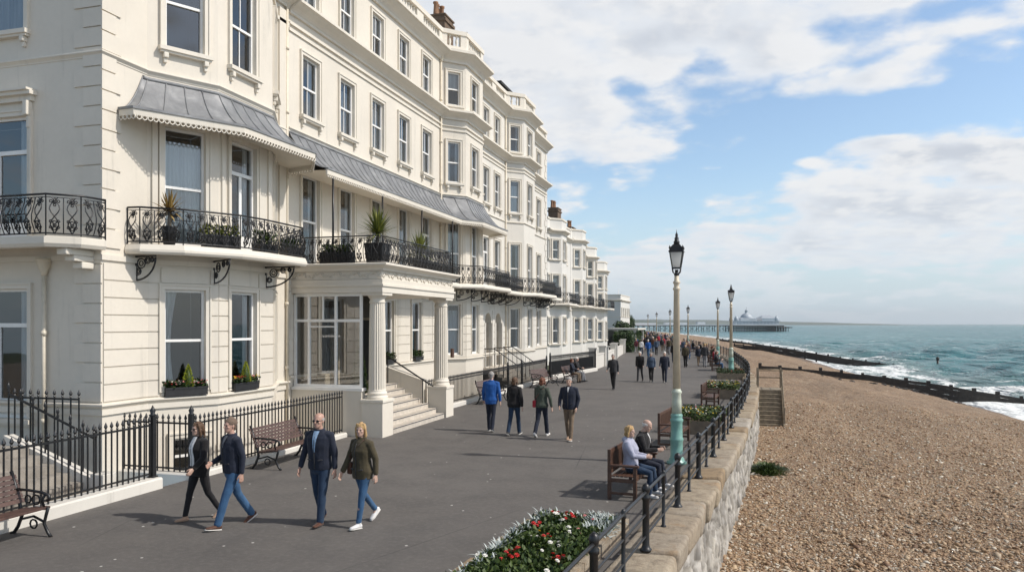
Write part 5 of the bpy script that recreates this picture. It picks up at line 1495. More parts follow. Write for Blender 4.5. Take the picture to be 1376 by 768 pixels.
# ------------------------------------------------------------------ beach steps, groynes
bs = empty('beach_steps', (1.4, 39.5, -1.6)); tag(bs, 'weathered timber steps with handrails leading down to the beach', 'steps')
def bsb(nm, mb, mat='timber'): o = mb.build(nm, M[mat], bs); mesh_at(o, bs)
q = MB()
for k in range(10): q.bbox(.86, 38.3 + .22 * k, -1.62 + .185 * (k - 1) - .0, 1.95, 38.3 + .22 * k + .25, -1.62 + .185 * k, .008)
bsb('treads', q)
q = MB(); q.box(.86, 38.62, -1.72, 1.95, 40.6, -1.60)
for k in range(10): q.box(.88, 38.31 + .22 * k, -1.7, 1.93, 38.33 + .22 * k, -1.62 + .185 * k - .06)
bsb('riser_boards', q, 'groyne')
q = MB(); q.box(.60, 40.51, -.10, 1.98, 42.0, .04); bsb('landing', q)
q = MB()
for x in (.84, 1.97):
    q.bar((x, 38.3, -1.55), (x, 40.5, .12), .06, .22)
    for (y, z0, z1) in ((38.4, -1.7, -.6), (40.5, -1.6, 1.05), (41.9, -1.6, 1.05)): q.bbox(x - .045, y - .045, z0, x + .045, y + .045, z1, .01)
bsb('posts', q)
q = MB()
x = 1.97
for dz in (0, .42): q.tube([(x, 38.4, -.68 - dz * .8), (x, 40.5, .98 - dz), (x, 41.9, .98 - dz)], .028, 6)
q.tube([(.84, 40.55, .98), (1.97, 40.55, .98)], .02, 5); q.tube([(.84, 41.9, .98), (1.97, 41.9, .98)], .028, 5); q.tube([(.84, 41.9, .55), (1.97, 41.9, .55)], .028, 5)
bsb('handrail', q)
def groyne(label, a, b, tops, seed, posts=15):
    TP_ = lambda t_: float(np.interp(t_, [q[0] for q in tops], [q[1] for q in tops]))
    r = empty('groyne', (a[0], a[1], -1.5)); tag(r, label, 'groyne', 'timber groynes across the beach'); rnd = random.Random(seed); s = Seg(a, b)
    q = MB()
    for k in range(5):
        for j in range(posts):
            u0 = s.L * j / posts; u1 = s.L * (j + 1) / posts; z0 = TP_(j / posts) - .28 * (k + 1) + rnd.uniform(-.04, .04); z1 = TP_((j + 1) / posts) - .28 * (k + 1) + rnd.uniform(-.04, .04)
            q.bar(s.p(u0, 0, z0 + .13), s.p(u1, 0, z1 + .13), .12, .29)
    o = q.build('planks', M['groyne'], r); mesh_at(o, r)
    for j in range(posts + 1):
        u = s.L * j / posts; z = TP_(j / posts); x, y, _ = s.p(u, -.18); p = MB(); w = rnd.uniform(.13, .18)
        p.bbox(x - w, y - w, z - 2.2, x + w, y + w, z + rnd.uniform(.12, .30), .03); o = p.build('post', M['groyne'], r); mesh_at(o, r)
    return r
groyne('long timber groyne with stubby posts running from the steps into the surf', (2.0, 86.5), (44, 84.5), [(0, -1.12), (.22, -1.75), (.38, -2.55), (.57, -3.85), (1, -4.3)], 1, 21)
groyne('second dark groyne, half buried, ending short of the breaking waves', (-1.5, 190), (27.5, 160), [(0, -1.45), (.35, -2.0), (.7, -3.4), (1, -4.4)], 2, 14)
groyne('farthest dark groyne low on the beach before the pier', (-8, 275), (17, 236), [(0, -1.6), (.5, -2.9), (1, -4.3)], 3, 12)
mk = MB(); mk.tube([(37.5, 171, -6), (37.5, 171, -3.9)], .2, 8); mk.lathe([(.15, -3.9), (.30, -3.8), (.30, -3.4), (.08, -3.2)], 8, (37.5, 171, 0)); tag(mk.build('marker_post', M['groyne']), 'lone dark marker post standing in the surf past the groyne', 'post')
rk = MB(); rnd = random.Random(3)
for k in range(70):
    t_ = rnd.random(); x = 6 + 26 * t_ + rnd.uniform(-1, 1); y = 83.0 - 2.5 * rnd.random() * t_ ; z = float(beach_z(np.array(x), np.array(y)))
    bm = bmesh.new(); bmesh.ops.create_icosphere(bm, subdivisions=1, radius=rnd.uniform(.15, .5) * (.4 + t_))
    for v in bm.verts: v.co *= rnd.uniform(.7, 1.2); v.co.z *= .5
    rk.add_bm(bm, Matrix.Translation((x, y, z))); bm.free()
tag(rk.build('rocks', M['groyne']), 'dark weedy rocks heaped along the foot of the near groyne', kind='stuff')

# ------------------------------------------------------------------ pier
M['pierdeck'] = simple('pier_deck', (.10, .10, .10), .8, var=.2, scale=.1)
M['pierwhite'] = simple('pier_white', (.74, .75, .76), .6, var=.08, scale=.1)
M['pierblue'] = simple('pier_roof', (.40, .44, .48), .5, var=.15, scale=.1)
A0, B0 = Vector((-112, 800, 0)), Vector((48, 848, 0)); ps = Seg(A0, B0)
pier = empty('pier', (A0.x, A0.y, SEA_Z)); tag(pier, 'long seaside pier on dark legs with white domed pavilion at its end', 'pier')
def pb(nm, mb, mat): o = mb.build(nm, M[mat], pier); mesh_at(o, pier); return o
q = MB(); sbox(q, ps, 0, ps.L - 46, -5, 5, 1.0, 2.1); pb('deck', q, 'pierdeck')
q = MB(); sbox(q, ps, ps.L - 62, ps.L - 10, -15, 15, .9, 2.2); sbox(q, ps, ps.L - 10, ps.L + 1, -7, 7, -.8, .2); pb('head_deck', q, 'pierdeck')
q = MB()
for k in range(60):
    u = ps.L * k / 60
    if u < ps.L - 62 and k % 2: continue
    for o_ in ((-4, 4) if u < ps.L - 62 else (-13, -6, 0, 6, 13)):
        if u > ps.L - 10 and abs(o_) > 6: continue
        q.tube([ps.p(u, o_, -8), ps.p(u, o_, .95)], .35, 5)
    if u > ps.L - 62: q.bar(ps.p(u, -13, -.6), ps.p(u, 13, -.6), .4)
for k in range(20):
    u = (ps.L - 62) * k / 20; q.bar(ps.p(u, 4, -4), ps.p(u + 6, 4, .9), .22); q.bar(ps.p(u + 6, 4, -4), ps.p(u, 4, .9), .22)
pb('legs', q, 'pierdeck')
q = MB(); sbox(q, ps, 0, ps.L - 62, 4.8, 5.0, 2.1, 2.9); sbox(q, ps, ps.L - 62, ps.L - 10, 14.8, 15, 2.2, 3.1); pb('parapet', q, 'pierwhite')
q = MB(); u0 = ps.L - 58
sbox(q, ps, u0, u0 + 44, -11, 11, 2.2, 6.3); sbox(q, ps, u0 + 6, u0 + 22, -9, 9, 6.3, 8.6); sbox(q, ps, u0 + 27, u0 + 42, -10, 10, 6.3, 9.0); pav = pb('pavilion', q, 'pierwhite')
def roofh(mb, s, u0, u1, o0, o1, z0, z1, inset):
    a = [s.p(u0, o1, z0), s.p(u1, o1, z0), s.p(u1, o0, z0), s.p(u0, o0, z0)]; m_ = (o0 + o1) / 2; r0 = s.p(u0 + inset, m_, z1); r1 = s.p(u1 - inset, m_, z1)
    mb.poly([a[0], a[1], r1, r0]); mb.poly([a[1], a[2], r1]); mb.poly([a[2], a[3], r0, r1]); mb.poly([a[3], a[0], r0])
q = MB(); roofh(q, ps, u0 + 26, u0 + 43, -11, 11, 9.0, 12.2, 5); roofh(q, ps, u0 + 5, u0 + 23, -10, 10, 8.6, 10.2, 4); sbox(q, ps, u0 - 1, u0 + 45, 10, 12, 6.1, 6.5); pb('pavilion_roof', q, 'pierblue')
q = MB(); c = ps.p(u0 + 14, 0, 0); q.lathe([(6, 8.6), (6, 10.4), (5.2, 12.0), (3.4, 13.6), (1.4, 14.6), (1.4, 16.2), (1.8, 16.4), (.9, 17.6), (.3, 18.6), (.12, 21)], 14, (c[0], c[1], 0)); pb('dome', q, 'pierblue')
q = MB()
for du, o_ in ((1, 9), (42, 9), (1, -9)):
    c = ps.p(u0 + du, o_, 0); q.lathe([(2.2, 6.2), (2.2, 8.6), (1.8, 9.8), (.8, 10.8), (.1, 12.4)], 8, (c[0], c[1], 0))
pb('turret', q, 'pierblue')
q = MB(); sbox(q, ps, 38, 62, -3, 3, 2.1, 4.6); sbox(q, ps, 72, 80, -3, 3, 2.1, 5.4); sbox(q, ps, 2, 30, -4, 4, 2.1, 4.4); pb('kiosk', q, 'pierwhite')
q = MB()
for k in range(30):
    x = u0 + 1.5 + 1.43 * k; sbox(q, ps, x, x + .8, 11.0, 11.06, 3.0, 5.4)
pb('window', q, 'pierblue')

# ------------------------------------------------------------------ hills, distant town
M['hill'] = simple('hill_green', (.070, .095, .065), .95, var=.35, scale=.004, world=True)
def hill(y, x0, x1, h, seed, depth):
    n = 90; rows = []
    V = []
    for i, t_ in enumerate(np.linspace(0, 1, n)):
        x = x0 + (x1 - x0) * t_; env = math.sin(PI * min(1, max(0, t_))) ** .35 if t_ > .5 else 1.0
        env *= (1 - t_) ** .45
        z = h * env * (.62 + .55 * float(fbm(np.array(t_ * 6.0), np.array(seed * 1.0), 4, seed)))
        for j, (dy, f) in enumerate(((-depth, -.02), (-depth * .4, .55), (0, 1), (depth * .6, .6), (depth, -.02))): V.append((x, y + dy, SEA_Z + max(0, z * f) - (.5 if f < 0 else 0)))
    tag(np_mesh('hills', V, grid_faces(n, 5)[:, ::-1], M['hill']), kind='structure')
hill(3600, -1500, -150, 64, 2, 300)
hill(6500, -1600, 1150, 58, 5, 500)
hill(9000, -1500, 1800, 44, 8, 500)
low_house('town_house', 'white block of flats with small windows beyond the lower terrace', -20.8, 140, 152, 8.6, 11, bay=False, chim=False)
low_house('town_house', 'pale house end-on to the promenade, right of the white flats', -25.0, 168, 182, 9.4, 12, bay=False, chim=False)
low_house('town_house', 'darker rendered house half hidden by trees far along the seafront', -30, 190, 215, 7.4, 13, bay=False, mat='area')
low_house('town_house', 'farthest brown house before the pier, low on the seafront', -40, 240, 280, 6.8, 14, bay=False, mat='area')
# garden walls with piers and hedges past the terrace
def gwall(label, p0, p1, h, seed):
    g = empty('garden_wall', (*p0, 0)); tag(g, label, 'wall', 'white garden walls along the promenade'); s = Seg(p0, p1)
    q = MB(); sbox(q, s, .4, s.L - .4, -.14, .14, -.02, h); sbox(q, s, .4, s.L - .4, -.18, .18, h, h + .07); o = q.build('panel', M['whitewall'], g); mesh_at(o, g)
    for u in (0.22, s.L - .22):
        p = MB(); sbox(p, s, u - .26, u + .26, -.26, .26, -.02, h + .5); sbox(p, s, u - .32, u + .32, -.32, .32, h + .5, h + .6); o = p.build('pier', M['whitewall'], g); mesh_at(o, g)
GW = [(-9.75, 54.8, 60.5, 1.0), (0, 62.5, 72, .9), (0, 74, 86, .9), (0, 88, 100, 1.0), (0, 103, 118, 1.0), (0, 121, 138, 1.1)]
for i, (_, ya, yb, h) in enumerate(GW):
    gwall('white garden wall with square piers, %s beyond the tall black railing' % words_b[i], (float(lx(ya)), ya), (float(lx(yb)), yb), h, i)
def hedge(label, x0, x1, y0, y1, h, seed):
    b = MB(); rnd = random.Random(seed); n = int(((x1 - x0) + (y1 - y0)) * h * 60 + (x1 - x0) * (y1 - y0) * 30)
    for _ in range(n):
        f = rnd.random(); x = rnd.uniform(x0, x1); y = rnd.uniform(y0, y1); z = rnd.uniform(.1, h)
        k = rnd.randrange(3)
        if k == 0: x = x1 + rnd.uniform(-.1, .1)
        elif k == 1: y = y0 + rnd.uniform(-.1, .1)
        else: z = h + rnd.uniform(-.12, .1)
        p = Vector((x, y, z)); d = Vector((rnd.uniform(-1, 1), rnd.uniform(-1, 1), rnd.uniform(-.2, 1))).normalized(); s = d.orthogonal().normalized(); L = rnd.uniform(.14, .3); b.poly([p, p + d * L * .5 + s * L * .35, p + d * L, p + d * L * .5 - s * L * .35])
    b.box(x0 + .1, y0 + .1, 0, x1 - .1, y1 - .1, h - .1)
    tag(b.build('hedge', M['leafdark']), label, 'hedge')
hedge('clipped dark hedge behind the first white garden wall', -14.2, -12.0, 90, 98, 2.2, 1)
hedge('long green hedge behind the white walls near the flats', -16.5, -13.6, 104, 116, 2.3, 2)
hedge('small hedge beside the white flats', -19.0, -17.5, 122, 134, 2.2, 3)
pv = MB(); pv.box(-15.5, 92, 2.6, -11.6, 100, 2.8); pv.box(-15.5, 92, 0, -15.2, 100, 2.6); pv.box(-12.2, 92.2, 0, -11.9, 92.5, 2.6); pv.box(-12.2, 99.5, 0, -11.9, 99.8, 2.6); tag(pv.build('garden_shelter', M['whitewall']), 'flat roofed white garden shelter past the lower terrace', 'shelter')
def tree(label, x, y, h, r, seed):
    t = empty('tree', (x, y, 0)); tag(t, label, 'tree', 'trees at the far end of the seafront'); rnd = random.Random(seed)
    b = MB(); b.tube([(0, 0, -.1), (.1, 0, h * .4), (0, .1, h * .8)], [.22, .15, .05], 7); b.build('trunk', M['timber'], t)
    c = MB()
    lobes = [(rnd.uniform(-.6, .6) * r, rnd.uniform(-.6, .6) * r, h * rnd.uniform(.45, .9), r * rnd.uniform(.4, .65)) for _ in range(8)]
    for lx_, ly, lz, lr in lobes:
        for _ in range(220):
            v = Vector((rnd.gauss(0, 1), rnd.gauss(0, 1), rnd.gauss(0, 1))).normalized() * lr * rnd.random() ** .35; p = Vector((lx_, ly, lz)) + v; d = Vector((rnd.uniform(-1, 1), rnd.uniform(-1, 1), rnd.uniform(-.5, 1))).normalized(); s = d.orthogonal().normalized(); L = rnd.uniform(.2, .45); c.poly([p, p + d * L * .5 + s * L * .4, p + d * L, p + d * L * .5 - s * L * .4])
    c.build('crown', M['leafdark'], t)
for i, (x, y, h, r) in enumerate([(-24, 160, 5.2, 2.2), (-27, 186, 6.2, 2.6), (-29, 205, 5.6, 2.4), (-34, 222, 7.0, 3.2), (-37, 260, 6.2, 3.0), (-20.0, 136, 3.4, 1.4)]):
    tree(['round dark tree beside the white flats', 'tree in front of the end-on pale house', 'low tree before the darker rendered house', 'tallest tree of the far seafront clump', 'farthest tree, beside the brown house', 'small bushy tree by the garden walls'][i], x, y, h, r, i)
ms = MB(); ms.tube([(-31, 205, 0), (-31, 205, 12.5)], .09, 6); ms.tube([(-31.9, 205, 10.2), (-30.1, 205, 10.2)], .06, 5); tag(ms.build('flagpole', M['white']), 'thin tall mast rising over the far seafront trees', 'mast')

# ------------------------------------------------------------------ the sea air
hz = MB(); hz.box(-6000, -120, -9.5, 12000, 12000, 160)
m = bpy.data.materials.new('haze'); m.use_nodes = True; m.node_tree.nodes.clear()
o_ = m.node_tree.nodes.new('ShaderNodeOutputMaterial'); v_ = m.node_tree.nodes.new('ShaderNodeVolumePrincipled')
v_.inputs['Color'].default_value = (.93, .97, 1.0, 1); v_.inputs['Density'].default_value = HAZE; v_.inputs['Anisotropy'].default_value = .3
m.node_tree.links.new(v_.outputs[0], o_.inputs['Volume'])
tag(hz.build('haze', m), 'pale sea haze over the distant pier and hills', kind='stuff')
# ------------------------------------------------------------------ people
def ground(px, py, Z=0.0):
    z = (EYE - Z) * F_PX / (py - HY); x = (px - CX) / F_PX * z
    return (x * math.cos(TH) - z * math.sin(TH), x * math.sin(TH) + z * math.cos(TH), Z)
def bake(mb, voxel, smooth=4, fac=.5, wrinkle=0.0, wscale=7.0):
    me = bpy.data.meshes.new('tmp'); me.from_pydata(mb.v, [], mb.f); me.update()
    o = bpy.data.objects.new('tmp', me); COL.objects.link(o)
    r = o.modifiers.new('r', 'REMESH'); r.mode = 'VOXEL'; r.voxel_size = voxel; r.use_smooth_shade = True
    if smooth:
        s = o.modifiers.new('s', 'SMOOTH'); s.iterations = smooth; s.factor = fac
    dg = bpy.context.evaluated_depsgraph_get()
    out = bpy.data.meshes.new_from_object(o.evaluated_get(dg))
    bpy.data.objects.remove(o); bpy.data.meshes.remove(me)
    if wrinkle:
        n = len(out.vertices); co = np.empty(n * 3, np.float32); no = np.empty(n * 3, np.float32)
        out.vertices.foreach_get('co', co); out.vertices.foreach_get('normal', no); co = co.reshape(-1, 3); no = no.reshape(-1, 3)
        d = (fbm(co[:, 0] * wscale * 2 + co[:, 1] * 5 + 40, co[:, 2] * wscale * 1.7 + co[:, 1] * wscale + 40, 3, 5) - .5) * 2
        co += no * (d * wrinkle)[:, None]; out.vertices.foreach_set('co', co.ravel()); out.update()
    return out
def ball(mb, c, r, n=10, m=7, ry=None, rz=None):
    ry = r if ry is None else ry; rz = r if rz is None else rz
    rings = []
    for i in range(1, m):
        p = PI * i / m; rings.append([mb.vert((c[0] + r * math.sin(p) * math.cos(2 * PI * j / n), c[1] + ry * math.sin(p) * math.sin(2 * PI * j / n), c[2] + rz * math.cos(p))) for j in range(n)])
    t = mb.vert((c[0], c[1], c[2] + rz)); b = mb.vert((c[0], c[1], c[2] - rz))
    for j in range(n):
        mb.face((t, rings[0][j], rings[0][(j + 1) % n]), sm=True); mb.face((b, rings[-1][(j + 1) % n], rings[-1][j]), sm=True)
        for i in range(len(rings) - 1): mb.face((rings[i][j], rings[i + 1][j], rings[i + 1][(j + 1) % n], rings[i][(j + 1) % n]), sm=True)
def ztube(mb, rings, n=14, f=lambda p: p):   # rings (z, rx, ry, xoff, yoff)
    idx = [[mb.vert(f((xo + rx * math.cos(2 * PI * j / n), yo + ry * math.sin(2 * PI * j / n), z))) for j in range(n)] for z, rx, ry, xo, yo in rings]
    for a, b in zip(idx[:-1], idx[1:]):
        for j in range(n): mb.face((a[j], a[(j + 1) % n], b[(j + 1) % n], b[j]))
    mb.face(idx[0][::-1]); mb.face(idx[-1])
def limb(mb, pts, rad, n=10, side=(1, 0, 0)):
    pts = [Vector(p) for p in pts]; rad = [r if isinstance(r, tuple) else (r, r) for r in rad]
    d0 = (pts[0] - pts[1]).normalized(); d1 = (pts[-1] - pts[-2]).normalized()
    P = [pts[0] + d0 * min(rad[0]) * .6] + pts + [pts[-1] + d1 * min(rad[-1]) * .6]
    Rr = [(rad[0][0] * .6, rad[0][1] * .6)] + rad + [(rad[-1][0] * .6, rad[-1][1] * .6)]
    mb.tube(P, Rr, n, side=side)
TORSO_M = [(.84, .150, .115, 0), (.93, .170, .122, -.005), (1.03, .163, .118, .004), (1.15, .166, .120, .006), (1.28, .182, .124, .004), (1.375, .190, .112, -.004), (1.43, .160, .092, -.010), (1.475, .085, .070, -.012), (1.51, .060, .060, -.006)]
TORSO_F = [(.84, .155, .115, 0), (.93, .172, .125, -.008), (1.03, .150, .110, .000), (1.13, .140, .105, .004), (1.27, .156, .126, .010), (1.36, .165, .106, -.002), (1.415, .140, .086, -.010), (1.46, .075, .064, -.012), (1.495, .053, .055, -.006)]
DEF = dict(la=0, lk=4, ra=0, rk=4, lsw=0, rsw=0, lel=12, rel=12, lab=9, rab=9, lean=2, yaw=0, pitch=0, seat=False, lin=0, rin=0, fat=1.0, fem=False)
def skeleton(pose):
    p = dict(DEF); p.update(pose); J = {}
    hz = .90; lt, ls = .43, .41
    sw = .165 if p['fem'] else .188; sz = 1.395 if p['fem'] else 1.415
    hipw = .085
    for s, a, k in (('l', p['la'], p['lk']), ('r', p['ra'], p['rk'])):
        x = -hipw if s == 'l' else hipw; th = R(a); b = R(a - k)
        hip = Vector((x, 0, hz)); splay = .30 if p['seat'] else .0
        kn = hip + lt * Vector((math.copysign(.10, x) if p['seat'] else 0, math.sin(th), -math.cos(th))); an = kn + ls * Vector((0, math.sin(b), -math.cos(b)))
        J[s + 'hip'], J[s + 'knee'], J[s + 'ank'] = hip, kn, an; J[s + 'pitch'] = b
    drop = min(J['lank'].z, J['rank'].z) - .085
    for k in list(J):
        if isinstance(J[k], Vector): J[k].z -= drop
    dz = -drop; J['dz'] = dz
    ln = R(p['lean'])
    def tor(q): return (q[0], q[1] + math.sin(ln) * (q[2] - .9), .9 + (q[2] - .9) * math.cos(ln) + dz)
    J['tor'] = tor
    for s, swg, el, ab, inn in (('l', p['lsw'], p['lel'], p['lab'], p['lin']), ('r', p['rsw'], p['rel'], p['rab'], p['rin'])):
        sg = -1 if s == 'l' else 1
        sh = Vector(tor((sg * sw, -.012, sz))); a = R(swg); ab = R(ab)
        up = Vector((sg * math.sin(ab), math.sin(a) * math.cos(ab), -math.cos(a) * math.cos(ab))); elb = sh + up * .285
        b = R(swg + el); i = R(inn); fo = Vector((-sg * math.sin(i) + sg * math.sin(ab) * .4 * (1 - min(1, inn / 20)), math.sin(b) * math.cos(i), -math.cos(b) * math.cos(i))).normalized(); wr = elb + fo * .255
        J[s + 'sh'], J[s + 'elb'], J[s + 'wr'], J[s + 'fdir'] = sh, elb, wr, fo
    hy, hp = R(p['yaw']), R(p['pitch'])
    nb = Vector(tor((0, .012, 1.50 if not p['fem'] else 1.482)))
    Mh = Matrix.Translation(nb) @ Matrix.Rotation(hy, 4, 'Z') @ Matrix.Rotation(hp, 4, 'X')
    J['head'] = Mh; J['p'] = p
    return J
HEADP = [(.030, .026, .030, .060), (.042, .040, .045, .050), (.062, .052, .064, .034), (.09, .061, .082, .016), (.12, .068, .092, .006), (.15, .073, .097, .0), (.18, .075, .099, -.004), (.21, .071, .093, -.008), (.235, .058, .075, -.010), (.252, .036, .046, -.010), (.259, .014, .018, -.010)]
def hand(mb, wr, d, s, curl=35):
    d = Vector(d).normalized(); sg = -1 if s == 'l' else 1
    back = Vector((sg, 0, 0)); back = (back - d * back.dot(d)).normalized()   # back of hand faces outward
    fw = d.cross(back) * -sg                                                  # thumb side, forwards
    if fw.y < 0: fw = -fw
    P = lambda a, b, c: Vector(wr) + d * a + fw * b + back * c
    limb(mb, [P(-.02, 0, 0), P(.03, .004, 0), P(.085, .004, 0)], [(.027, .020), (.036, .017), (.040, .014)], 8, side=fw)
    for k, (b, L) in enumerate(((.031, .072), (.011, .082), (-.009, .076), (-.028, .058))):
        q = P(.082, b, 0); dd = d; pts = [q - d * .02]
        c = 0
        for seg_ in (.45, .32, .23):
            q = q + (d * math.cos(c) - back * math.sin(c)) * L * seg_; pts.append(q); c += R(curl)
        limb(mb, pts, [.0095, .0095, .0088, .0078], 6, side=fw)
    limb(mb, [P(.015, .022, 0), P(.045, .050, -.008), P(.075, .058, -.020), P(.098, .055, -.030)], [.013, .012, .0105, .0085], 6, side=back)
MATC = {}
def cloth(name, col, var=.18, rough=.85, scale=5, fade=None):
    if name in MATC: return MATC[name]
    m, t, b = new_mat(name); p = obj_pos(t)
    f = t.noise(p, scale, 5, .65); c = t.ramp(f, [(.3, tuple(x * (1 - var) for x in col)), (.7, tuple(min(1, x * (1 + var)) for x in col))])
    if fade: c = t.mix(t.mapr(t.noise(t.scalev(p, (5, 5, 1.4)), 1.0, 3), .5, .72, 0, .55), c, fade)
    t.put(b.inputs['Base Color'], c); b.inputs['Roughness'].default_value = rough; b.inputs['Specular IOR Level'].default_value = .25
    if 'Sheen Weight' in b.inputs: b.inputs['Sheen Weight'].default_value = .15
    t.put(b.inputs['Normal'], t.bump(t.math('ADD', t.noise(p, 16, 4, .6), t.math('MULTIPLY', t.noise(p, 260, 2), .25)), .35, .012))
    MATC[name] = m; return m
def skin(name, col):
    if name in MATC: return MATC[name]
    m, t, b = new_mat(name); p = obj_pos(t)
    t.put(b.inputs['Base Color'], t.ramp(t.noise(p, 18, 4), [(.3, tuple(x * .88 for x in col)), (.7, col)])); b.inputs['Roughness'].default_value = .5
    b.inputs['Subsurface Weight'].default_value = .05; b.inputs['Subsurface Radius'].default_value = (.01, .004, .002)
    MATC[name] = m; return m
SK = skin('skin_fair', (.50, .325, .25)); SK2 = skin('skin_ruddy', (.48, .29, .22))
def make_person(pose, top, bottom, hairm, shoem, sole=None, hair='short', hem=.86, vox=.010, skinm=None, glasses=False, shirt=None, coat=0.0, hood=None, bag=None, fat=1.0, scale=1.0, collar=True, slim=False, cloth_wr=.006, cuff=.0):
    root = empty('person', (0, 0, 0)); skinm = skinm or SK
    J = skeleton(pose); p = J['p']; fem = p['fem']; T = TORSO_F if fem else TORSO_M; tor = J['tor']; seat = p['seat']
    def part(name, me, mat, parent=root):
        me.materials.clear(); me.materials.append(mat); me.polygons.foreach_set('use_smooth', [True] * len(me.polygons)); o = link(name, me, parent); return o
    # --- body: one continuous surface
    b = MB()
    ztube(b, [(z, rx * .9 * fat, ry * .88 * fat, 0, yo) for z, rx, ry, yo in T], 14, tor)
    nk = [Vector(tor((0, -.008, 1.46))), Vector(tor((0, .0, 1.52))), J['head'] @ Vector((0, .0, .07))]
    limb(b, nk, [.062 if not fem else .052, .056 if not fem else .046, .052 if not fem else .044], 12)
    Mh = J['head']; hsc = .97 if fem else 1.0
    ztube(b, [(z * hsc, rx * hsc, ry * hsc, 0, yo) for z, rx, ry, yo in HEADP], 18, lambda q: Mh @ Vector(q))
    ws = lambda q: Mh @ (Vector(q) * hsc)
    limb(b, [ws((0, .094, .148)), ws((0, .110, .122)), ws((0, .112, .110))], [.008, .012, .012], 8); ball(b, ws((0, .078, .076)), .022, 8, 6, .016, .010)
    limb(b, [ws((-.045, .083, .160)), ws((0, .098, .158)), ws((.045, .083, .160))], [.008, .008, .008], 6, (0, 0, 1)); ball(b, ws((0, .070, .046)), .022, 8, 6, .016, .014)
    for sx in (-1, 1): ball(b, ws((sx * .076, -.006, .130)), .008, 8, 6, .018, .030); ball(b, ws((sx * .042, .066, .115)), .022, 8, 6, .02, .02)
    for s in 'lr':
        limb(b, [J[s + 'sh'], J[s + 'elb'], J[s + 'wr']], [.042, .036, .026], 10); hand(b, J[s + 'wr'], J[s + 'fdir'], s)
        limb(b, [J[s + 'hip'], (J[s + 'hip'] + J[s + 'knee']) / 2, J[s + 'knee'], (J[s + 'knee'] * .6 + J[s + 'ank'] * .4), J[s + 'ank']], [.07, .066, .048, .05, .034], 10)
        a = J[s + 'ank']; bb = J[s + 'pitch'] * (.9 if J[s + 'pitch'] < 0 else .3); fd = Vector((0, math.cos(bb), math.sin(bb))); limb(b, [a, a + fd * .09 + Vector((0, 0, -.062))], [.03, (.028, .014)], 8)
    part('body', bake(b, max(vox * .62, .0062) if vox < .014 else vox, 2, .4), skinm)
    # --- trousers
    t = MB(); g = .80 if slim else 1.0
    ztube(t, [(.80, .11 * fat, .095, 0, 0)] + [(z, rx * .97 * fat, ry * .98 * fat, 0, yo) for z, rx, ry, yo in T if z < 1.05], 14, tor)
    for s in 'lr':
        h, k, a = J[s + 'hip'], J[s + 'knee'], J[s + 'ank']; top_ = h + Vector((0, 0, .02))
        low = a + (k - a).normalized() * (-.005 if not slim else .02)
        limb(t, [top_, h * .6 + k * .4, k, k * .55 + a * .45, low], [.098 * (fat + 1) / 2, .084, .066 * (g + 1) / 2, .066 * g, (.058 * g, .062 * g)], 12)
    part('trousers', bake(t, vox, 3, .5, cloth_wr, 8), bottom)
    # --- jacket / coat
    j = MB()
    rings = []
    zt = [q[0] for q in T]
    for z in [hem, hem + .04] + [q[0] for q in T if q[0] > hem + .06]:
        rx = np.interp(z, zt, [q[1] for q in T]); ry = np.interp(z, zt, [q[2] for q in T]); yo = np.interp(z, zt, [q[3] for q in T])
        e = 1.10 + coat + (.06 if z < .95 else 0); e2 = 1.10 + coat
        if z > 1.44: e = e2 = 1.12
        rings.append((z, rx * e * fat, ry * e2 * 1.06 * fat, 0, yo))
    if seat: rings = [q for q in rings if q[0] >= .90]
    ztube(j, rings, 16, tor)
    for s in 'lr':
        sh, e, w = J[s + 'sh'], J[s + 'elb'], J[s + 'wr']; c = .02 - .255 * cuff; lw = w - J[s + 'fdir'] * (.015 + .1 * cuff)
        inw = Vector((.06 if s == 'l' else -.06, 0, .005)); f2 = (fat + 1) / 2 * (1 + coat)
        limb(j, [sh + inw, sh, sh * .5 + e * .5, e, e * .5 + w * .5, lw], [.070 * f2, .071 * f2, .060 * f2, .053 * f2, .047 * f2, .041 * f2], 12)
    if collar:
        for k in range(12):
            a = -.95 + 1.9 * k / 11 * 1.0; a2 = PI * (-.15 + 1.3 * k / 11)
        P_ = [Vector(tor((.072 * math.cos(a2), -.010 + .066 * math.sin(a2) * -1 + .0, 1.485 + .018 * math.sin(a2)))) for a2 in [PI * (-.12 + 1.24 * k / 12) for k in range(13)]]
        j.tube(P_, [(.016, .026)] * 13, 6, side=(0, 0, 1))
    if hood:
        limb(j, [Vector(tor((-.09, -.075, 1.47))), Vector(tor((0, -.115, 1.445))), Vector(tor((.09, -.075, 1.47)))], [.035, .052, .035], 10, (0, 0, 1))
    jk = part('jacket', bake(j, vox, 3, .5, cloth_wr, 7), top)
    if vox < .013:
        q = MB()
        def front(x, z, d=.012):
            rx = np.interp(z, zt, [u[1] for u in T]) * (1.10 + coat) * fat; ry = np.interp(z, zt, [u[2] for u in T]) * (1.10 + coat) * 1.06 * fat; yo = np.interp(z, zt, [u[3] for u in T])
            return Vector(tor((x, yo + ry * math.sqrt(max(.02, 1 - (x / rx) ** 2)) + d, z)))
        if not seat:
            for sx in (-1, 1):
                a, b2 = front(sx * .06, hem + .16, .010), front(sx * .125, hem + .17, .010); q.bar(a, b2, .012, .045, up=(0, 1, 0))
            q.tube([front(.004, z, .008) for z in np.linspace(hem + .03, 1.40, 9)], (.009), 4, ry=.006, side=(1, 0, 0))
            q.build('jacket_trim', c_char, jk)
